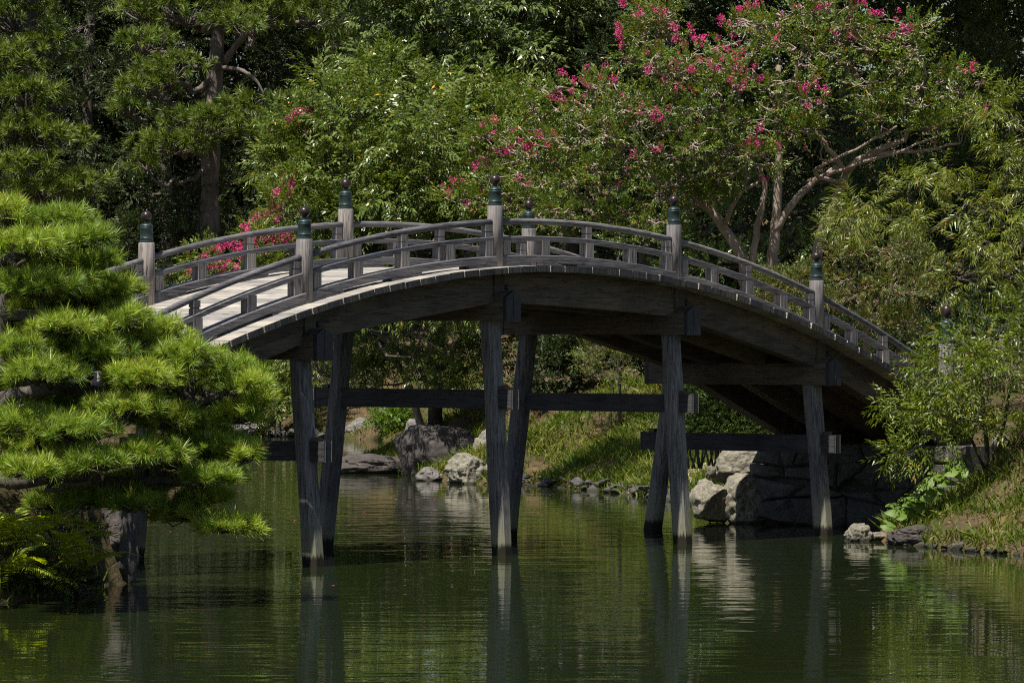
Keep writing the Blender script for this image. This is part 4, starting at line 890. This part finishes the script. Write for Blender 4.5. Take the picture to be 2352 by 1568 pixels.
tree('waterside_bush', 'dark bush on the far shore glimpsed behind the foreground pine', 'shrub', b_, [(480, 890, 129.5, 60, 60, 1.2), (400, 860, 129.5, 70, 60, 1.2), (320, 850, 129.5, 70, 60, 1.2), (510, 780, 131, 60, 50, 1.2), (420, 760, 131, 70, 50, 1.2), (330, 740, 131, 70, 50, 1.2), (450, 680, 132, 90, 50, 1.3), (560, 700, 132, 60, 60, 1.3)], S_dark, M['leaf_mid'], M['bark_dark'], [([b_, at(430, 880, 131), at(435, 800, 131.5)], 0.08, 0.04)], sub=7, per=20, br=0.03, twigs=0, seed=43, tone=(0.1, 0.8))
b_ = gbase(915, 126.5)
tree('bright_green_shrub', 'small bright green shrub among the rocks between the first bridge legs', 'shrub', b_, [(895, 962, 126.5, 36, 24, 0.5), (915, 980, 126.3, 34, 26, 0.5), (925, 950, 126.6, 24, 18, 0.4)], [s * 0.9 for s in S_dark], M['leaf_big'], M['bark_dark'], [([b_, at(912, 985, 126.5), at(908, 965, 126.5)], 0.03, 0.015)], sub=6, per=16, br=0.015, twigs=0, seed=42)

# clipped hedge behind the abutment
hx0, hx1 = at(1562, 900, 80)[0], at(1835, 900, 80)[0]
hb = gbase(1690, 80.6)
hedge = empty('clipped_hedge', hb); tag(hedge, 'clipped box-shaped green hedge seen under the right half of the arch', 'hedge')
hr = np.random.default_rng(5); n_ = 5200
ztop = at(0, 868, 80)[2]; zbot = at(0, 1012, 80)[2]
pos = np.stack([hr.uniform(hx0, hx1, n_), 80 + hr.exponential(0.25, n_) + hr.normal(0, 0.06, n_), hr.uniform(zbot, ztop, n_)], -1)
topm = hr.random(n_) < 0.35; pos[topm, 2] = ztop + hr.normal(0, 0.03, topm.sum()); pos[topm, 1] = 80 + hr.uniform(0, 1.2, topm.sum())
mb = MB(); scatter(mb, S_small, pos - hb, hr.normal(0, 0.5, (n_, 3)) + np.where(topm[:, None], [0, -0.2, 1], [0, -1, 0.5]), hr.uniform(0.8, 1.2, n_), np.clip(hr.normal(0.5, 0.2, n_), 0, 1), hr)
mb.build('foliage', M['leaf_hedge'], hedge)
mb = MB()
for i in range(40):
    x = hr.uniform(hx0, hx1); y = 80.4 + hr.uniform(0, 0.6); mb.tube(wiggle((x, y, zbot - 0.5), (x + hr.normal(0, 0.2), y, ztop - 0.1), 6, 0.05, hr) - hb, np.linspace(0.02, 0.008, 6), 5)
mb.build('stems', M['bark_dark'], hedge, True)

# distant wood closing the view: one mass
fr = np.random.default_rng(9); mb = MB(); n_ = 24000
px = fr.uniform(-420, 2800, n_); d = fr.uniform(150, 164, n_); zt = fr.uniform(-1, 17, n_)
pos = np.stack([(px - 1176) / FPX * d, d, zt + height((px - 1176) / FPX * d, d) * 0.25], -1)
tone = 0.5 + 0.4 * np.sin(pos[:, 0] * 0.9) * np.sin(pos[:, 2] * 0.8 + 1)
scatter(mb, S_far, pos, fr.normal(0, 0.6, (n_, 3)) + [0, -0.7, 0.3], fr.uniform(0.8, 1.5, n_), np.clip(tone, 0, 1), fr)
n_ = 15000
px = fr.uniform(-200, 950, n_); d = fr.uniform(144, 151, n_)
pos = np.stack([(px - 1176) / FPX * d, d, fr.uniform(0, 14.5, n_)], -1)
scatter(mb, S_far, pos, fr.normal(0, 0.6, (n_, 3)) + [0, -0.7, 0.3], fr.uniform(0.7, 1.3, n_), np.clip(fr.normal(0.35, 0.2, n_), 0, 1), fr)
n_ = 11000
pos = np.stack([fr.uniform(-24, 6, n_), fr.uniform(139, 162, n_), fr.uniform(14.2, 19, n_)], -1)  # leaf slab mostly above the view, added to shade the wood beneath it
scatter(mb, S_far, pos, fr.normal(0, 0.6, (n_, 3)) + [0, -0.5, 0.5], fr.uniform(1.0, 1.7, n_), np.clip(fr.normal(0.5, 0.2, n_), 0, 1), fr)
fw = mb.build('far_woods', M['leaf_dark']); tag(fw, 'dense dark wood closing the view behind the garden, with leaves added overhead for shade', 'woods', kind='stuff')
# side woods right behind the right bank
mb = MB(); n_ = 9000
px = fr.uniform(1150, 2700, n_); d = fr.uniform(112, 122, n_); zt = fr.uniform(1, 14, n_)
pos = np.stack([(px - 1176) / FPX * d, d, zt + 1], -1)
scatter(mb, S_far, pos, fr.normal(0, 0.6, (n_, 3)) + [0, -0.7, 0.3], fr.uniform(0.7, 1.2, n_), np.clip(fr.normal(0.4, 0.2, n_), 0, 1), fr)
n_ = 7000
pos = np.stack([fr.uniform(3.6, 18, n_), fr.uniform(101, 122, n_), fr.uniform(12.3, 16.5, n_)], -1)  # unseen leaf layer overhead, added to keep the side woods in shade
scatter(mb, S_far, pos, fr.normal(0, 0.6, (n_, 3)) + [0, -0.5, 0.5], fr.uniform(0.9, 1.5, n_), np.clip(fr.normal(0.5, 0.2, n_), 0, 1), fr)
n_ = 6500
pos = np.stack([fr.uniform(1.5, 18, n_), fr.uniform(92.5, 102, n_), fr.uniform(10.8, 13.5, n_)], -1)  # lower unseen leaf layer, added to darken the trees behind the crape myrtle
scatter(mb, S_far, pos, fr.normal(0, 0.6, (n_, 3)) + [0, -0.5, 0.5], fr.uniform(0.9, 1.5, n_), np.clip(fr.normal(0.5, 0.2, n_), 0, 1), fr)
n_ = 4200
x = fr.uniform(4.5, 15, n_); y = fr.uniform(83.5, 104, n_)
pos = np.stack([x, y, height(x, y) + fr.uniform(0, 1.3, n_)], -1)
scatter(mb, S_dark, pos, fr.normal(0, 0.6, (n_, 3)) + [0, -0.5, 0.5], fr.uniform(0.6, 1.1, n_), np.clip(fr.normal(0.4, 0.2, n_), 0, 1), fr)
fw = mb.build('woodland', M['leaf_dark']); tag(fw, 'dark leafy wood behind the crape myrtle and the right bank, with unseen leaves added overhead for shade', 'woods', kind='stuff')

# ------------------------------------------------------------------ ground cover
def on_ground(n_, x0, x1, y0, y1, rng, smin=0.1, smax=99):
    x = rng.uniform(x0, x1, n_); y = rng.uniform(y0, y1, n_); s = pond_dist(np.stack([x, y], -1)); m = (s > smin) & (s < smax)
    X, Y = world_to_bridge(x, y); m &= ~((X > 14) & (X < 17) & (Y > -1.2) & (Y < 3.3))
    x, y = x[m], y[m]; return np.stack([x, y, height(x, y)], -1)
def grass(name, label, areas, seed, L=(0.09, 0.30)):
    rng = np.random.default_rng(seed); V = []; R = []
    for (n_, x0, x1, y0, y1, smax) in areas:
        p = on_ground(n_, x0, x1, y0, y1, rng, 0.03, smax)
        dens = np.sin(p[:, 0] * 2.1 + 1) * np.sin(p[:, 1] * 1.7) + np.sin(p[:, 0] * 5.3 + p[:, 1] * 3.1) * 0.6
        p = p[rng.random(len(p)) < 0.55 + 0.4 * dens]
        m = len(p); lean = rng.normal(0, 0.45, (m, 3)); lean[:, 2] = 1; lean[:, 1] -= 0.25; lean = norm(lean); l = rng.uniform(*L, m)[:, None]
        s = norm(np.cross(lean, rng.normal(0, 1, (m, 3)))) * 0.008
        mid = p + lean * l * 0.55; tip = p + lean * l + norm(rng.normal(0, 1, (m, 3)) * [1, 1, 0.2]) * l * 0.35 - [0, 0, 0.1] * l
        V.append(np.stack([p - s, p + s, mid + s, tip, mid - s], 1).reshape(-1, 3)); tone = np.clip(0.45 + 0.25 * np.sin(p[:, 0] * 1.5) * np.cos(p[:, 1] * 1.9) + rng.normal(0, 0.2, m), 0, 1); R.append(np.repeat(tone, 5))
    V = np.concatenate(V); me = mesh_np(name, V, [np.arange(len(V)).reshape(-1, 5)], False, np.concatenate(R))
    o = link(name, me, M['grass']); tag(o, label, 'grass', kind='stuff')
grass('grass', 'short sunlit grass and weeds covering the sloping banks', [(70000, 0.0, 4.2, 78, 96, 5.5), (52000, 5.5, 13, 59, 74, 5), (9000, -10, -4, 50, 62, 4), (45000, -4.5, 0.4, 88, 116, 9), (14000, -10, -1, 122, 140, 7)], 3)
rng = np.random.default_rng(8)
p = np.concatenate([on_ground(9000, 0, 7, 82, 104, rng, 1.5), on_ground(3500, 6, 14, 60, 74, rng, 0.2), on_ground(2500, -4, 0, 92, 108, rng, 0.2), on_ground(1500, -9, -4, 50, 60, rng, 0.1)])
m = len(p); a = norm(rng.normal(0, 1, (m, 3)) * [1, 1, 0.35]); b = norm(np.cross(a, [0, 0, 1]) + rng.normal(0, 0.3, (m, 3))); s = rng.uniform(0.025, 0.05, m)[:, None]
V = np.stack([p + [0, 0, 0.02] - a * s, p + [0, 0, 0.035] + b * s * 0.5, p + [0, 0, 0.03] + a * s, p + [0, 0, 0.035] - b * s * 0.5], 1).reshape(-1, 3)
o = link('fallen_leaves', mesh_np('fallen_leaves', V, [np.arange(len(V)).reshape(-1, 4)], False, np.repeat(rng.random(m), 4)), M['litter']); tag(o, 'brown fallen leaves littering the banks', 'leaves', kind='stuff')
# petals afloat
V = []; R = []
for i in range(150):
    x, y = random.uniform(-6, 5), random.gauss(84, 8)
    if pond_dist(np.array([[x, y]]))[0] > -0.2: continue
    s = random.uniform(0.010, 0.026); t = random.uniform(0, 6)
    for k in range(4): V.append((x + s * math.cos(t + k * 1.57), y + s * 1.6 * math.sin(t + k * 1.57), 0.004))
    R += [random.random()] * 4
o = link('floating_petals', mesh_np('floating_petals', np.array(V), [np.arange(len(V)).reshape(-1, 4)], False, R), M['petal']); tag(o, 'tiny pink petals scattered afloat on the pond', 'petals', kind='stuff')

# ------------------------------------------------------------------ ferns on the left bank
def frond_mesh(L, seed):
    r = np.random.default_rng(seed); mb = MB(); n_ = 24
    t = np.linspace(0, 1, 12); spine = np.stack([L * t, 0 * t, L * (0.55 * t - 0.75 * t * t)], -1)
    mb.tube(spine, np.linspace(0.006, 0.002, 12), 4, False, 0.1)
    for i in range(n_):
        u = 0.1 + 0.88 * i / n_; b = np.array([np.interp(u, t, spine[:, k]) for k in range(3)]); w = L * 0.30 * math.sin(math.pi * (0.18 + 0.8 * u)) ** 0.8
        for s in (-1, 1):
            d = norm(np.array([0.45, s, -0.12 + r.normal(0, 0.08)])); hw = np.array([0.034 * L, 0, 0.004])
            mb.add([b - hw * 0.6, b + d * w * 0.5 - hw * 0.5, b + d * w, b + d * w * 0.5 + hw * 0.6], [[(0, 1, 2, 3)]], r.random())
    me = mb.mesh('frond'); me.materials.append(M['leaf_fern']); return me
FR = [frond_mesh(0.55 + 0.06 * i, 90 + i) for i in range(4)]
def fern(px, py, d, n_, label, s=1.0):
    c_ = at(px, py, d); r = empty('fern', c_); tag(r, label, 'fern', 'ferns on the left bank')
    for i in range(n_):
        o = link('frond', random.choice(FR), None, r); o.rotation_euler = (random.uniform(-0.3, 0.3), random.uniform(-0.75, 0.1), random.uniform(-0.6, 0.6) + (math.pi * 1.5 + (i / n_ - 0.5) * 4.6)); k = 1.35 * s * random.uniform(0.75, 1.1); o.scale = (k, k, k)
fern(40, 1235, 53.2, 9, 'tall yellow-green fern against the left frame edge under the pine')
fern(130, 1275, 53.6, 9, 'upright fern in the middle of the fern patch under the pine')
fern(185, 1310, 54.2, 8, 'fern leaning to the dark boulder under the pine', 0.9)
fern(90, 1335, 53.0, 8, 'lowest fern hanging over the water under the pine', 0.9)
fern(10, 1310, 52.6, 7, 'half cut-off fern low at the left frame edge', 0.9)

b_ = gbase(120, 54.5)
tree('ground_cover_shrub', 'dark low leafy cover over the bank between ferns and boulder', 'shrub', b_, [(60, 1180, 54.2, 70, 40, 0.5), (150, 1200, 54.6, 70, 40, 0.5), (30, 1300, 53, 60, 40, 0.4), (110, 1330, 53.4, 70, 34, 0.4), (175, 1335, 54.2, 36, 20, 0.3)], S_small, M['leaf_mid'], M['bark_dark'], [([b_, at(120, 1250, 54.4), at(130, 1210, 54.4)], 0.02, 0.01)], sub=9, per=18, br=0.01, twigs=1, seed=44, tone=(0.1, 0.8))

# broad-leaved plant on the right bank
lpx = at(2110, 1130, 67)
leo = empty('leopard_plant', lpx); tag(leo, 'row of broad round glossy leaves climbing the right bank edge', 'plant')
def round_leaf(seed):
    r = np.random.default_rng(seed); n_ = 18; V = [(0, 0, 0)]; F = []
    for ring, rr in ((1, 0.5), (2, 1.0)):
        for i in range(n_):
            a = 0.35 + i / (n_ - 1) * (2 * math.pi - 0.7); k = rr * (1 + 0.06 * math.sin(i * 2.1) * (ring - 1)) * 0.125
            V.append((k * math.cos(a + math.pi), k * math.sin(a + math.pi), (0.012 * rr * (0.3 if ring == 2 else 1) * (1 if i % 2 else -0.4)) - 0.05 * rr * rr + 0.03 * rr))
    for i in range(n_ - 1):
        F.append((0, 1 + i, 2 + i)); 
    Q = [(1 + i, 1 + n_ + i, 2 + n_ + i, 2 + i) for i in range(n_ - 1)]
    mb = MB(); mb.add(V, [np.array(F), np.array(Q)], r.random()); me = mb.mesh('leaf', True); me.materials.append(M['leaf_big']); return me
RL = [round_leaf(i) for i in range(4)]
stem = MB()
for (x, y, s) in [(2105, 1168, 1.25), (2090, 1205, 0.9), (2130, 1150, 0.9), (2148, 1140, 1.1), (2160, 1160, 0.8), (2178, 1130, 1.2), (2180, 1108, 0.9), (2200, 1090, 1.0), (2215, 1105, 0.9), (2235, 1080, 1.1), (2250, 1065, 0.9), (2228, 1062, 0.8), (2160, 1120, 0.8), (2120, 1185, 0.7), (2205, 1125, 0.8), (2258, 1085, 0.9), (2140, 1175, 0.8)]:
    x -= 50; p = at(x, y, 66.6 + random.uniform(-0.15, 0.25)); o = link('leaf', random.choice(RL), None, leo)
    o.location = p - lpx; k = s * 1.0; o.scale = (k, k, k); o.rotation_euler = (random.uniform(0.35, 1.1), random.uniform(-0.35, 0.35), random.uniform(-0.6, 0.6))
    g = p + np.array([random.uniform(0.05, 0.2), 0.25, 0]); g[2] = gz(g[0], g[1]) - 0.02
    stem.tube(wiggle(g - lpx, p - lpx, 5, 0.06, rng), 0.006, 5, True, 0.4)
stem.build('stems', M['leaf_big'], leo, True)

# weathered bamboo fence beyond the bridge end
fa, fb_ = at(2040, 800, 82.5), at(2420, 760, 80.0)
fence = empty('bamboo_fence', (fa[0], fa[1], gz(fa[0], fa[1]))); tag(fence, 'weathered low bamboo fence behind the descending end of the railing', 'fence')
f0 = np.array(fence.location); pale = MB().lathe([(0.022, -0.1), (0.024, 0.3), (0.021, 0.31), (0.023, 0.6), (0.021, 0.61), (0.022, 0.95), (0.004, 0.96)], n=8).mesh('pale', True)
N = 42
for i in range(N):
    t = i / (N - 1); x = fa[0] + (fb_[0] - fa[0]) * t; y = fa[1] + (fb_[1] - fa[1]) * t
    o = link('pale', pale, M['bamboo'], fence); o.location = np.array([x, y, gz(x, y)]) - f0; o.scale = (1, 1, random.uniform(0.92, 1.06)); o.rotation_euler = (random.uniform(-0.03, 0.03), random.uniform(-0.03, 0.03), random.uniform(0, 6))
for zz in (0.3, 0.72):
    xs = np.linspace(0, 1, 12); P = [np.array([fa[0] + (fb_[0] - fa[0]) * t, fa[1] + (fb_[1] - fa[1]) * t - 0.045, gz(fa[0] + (fb_[0] - fa[0]) * t, fa[1] + (fb_[1] - fa[1]) * t) + zz]) - f0 for t in xs]
    MB().tube(P, 0.02, 7).build('cross_rail', M['bamboo'], fence, True)
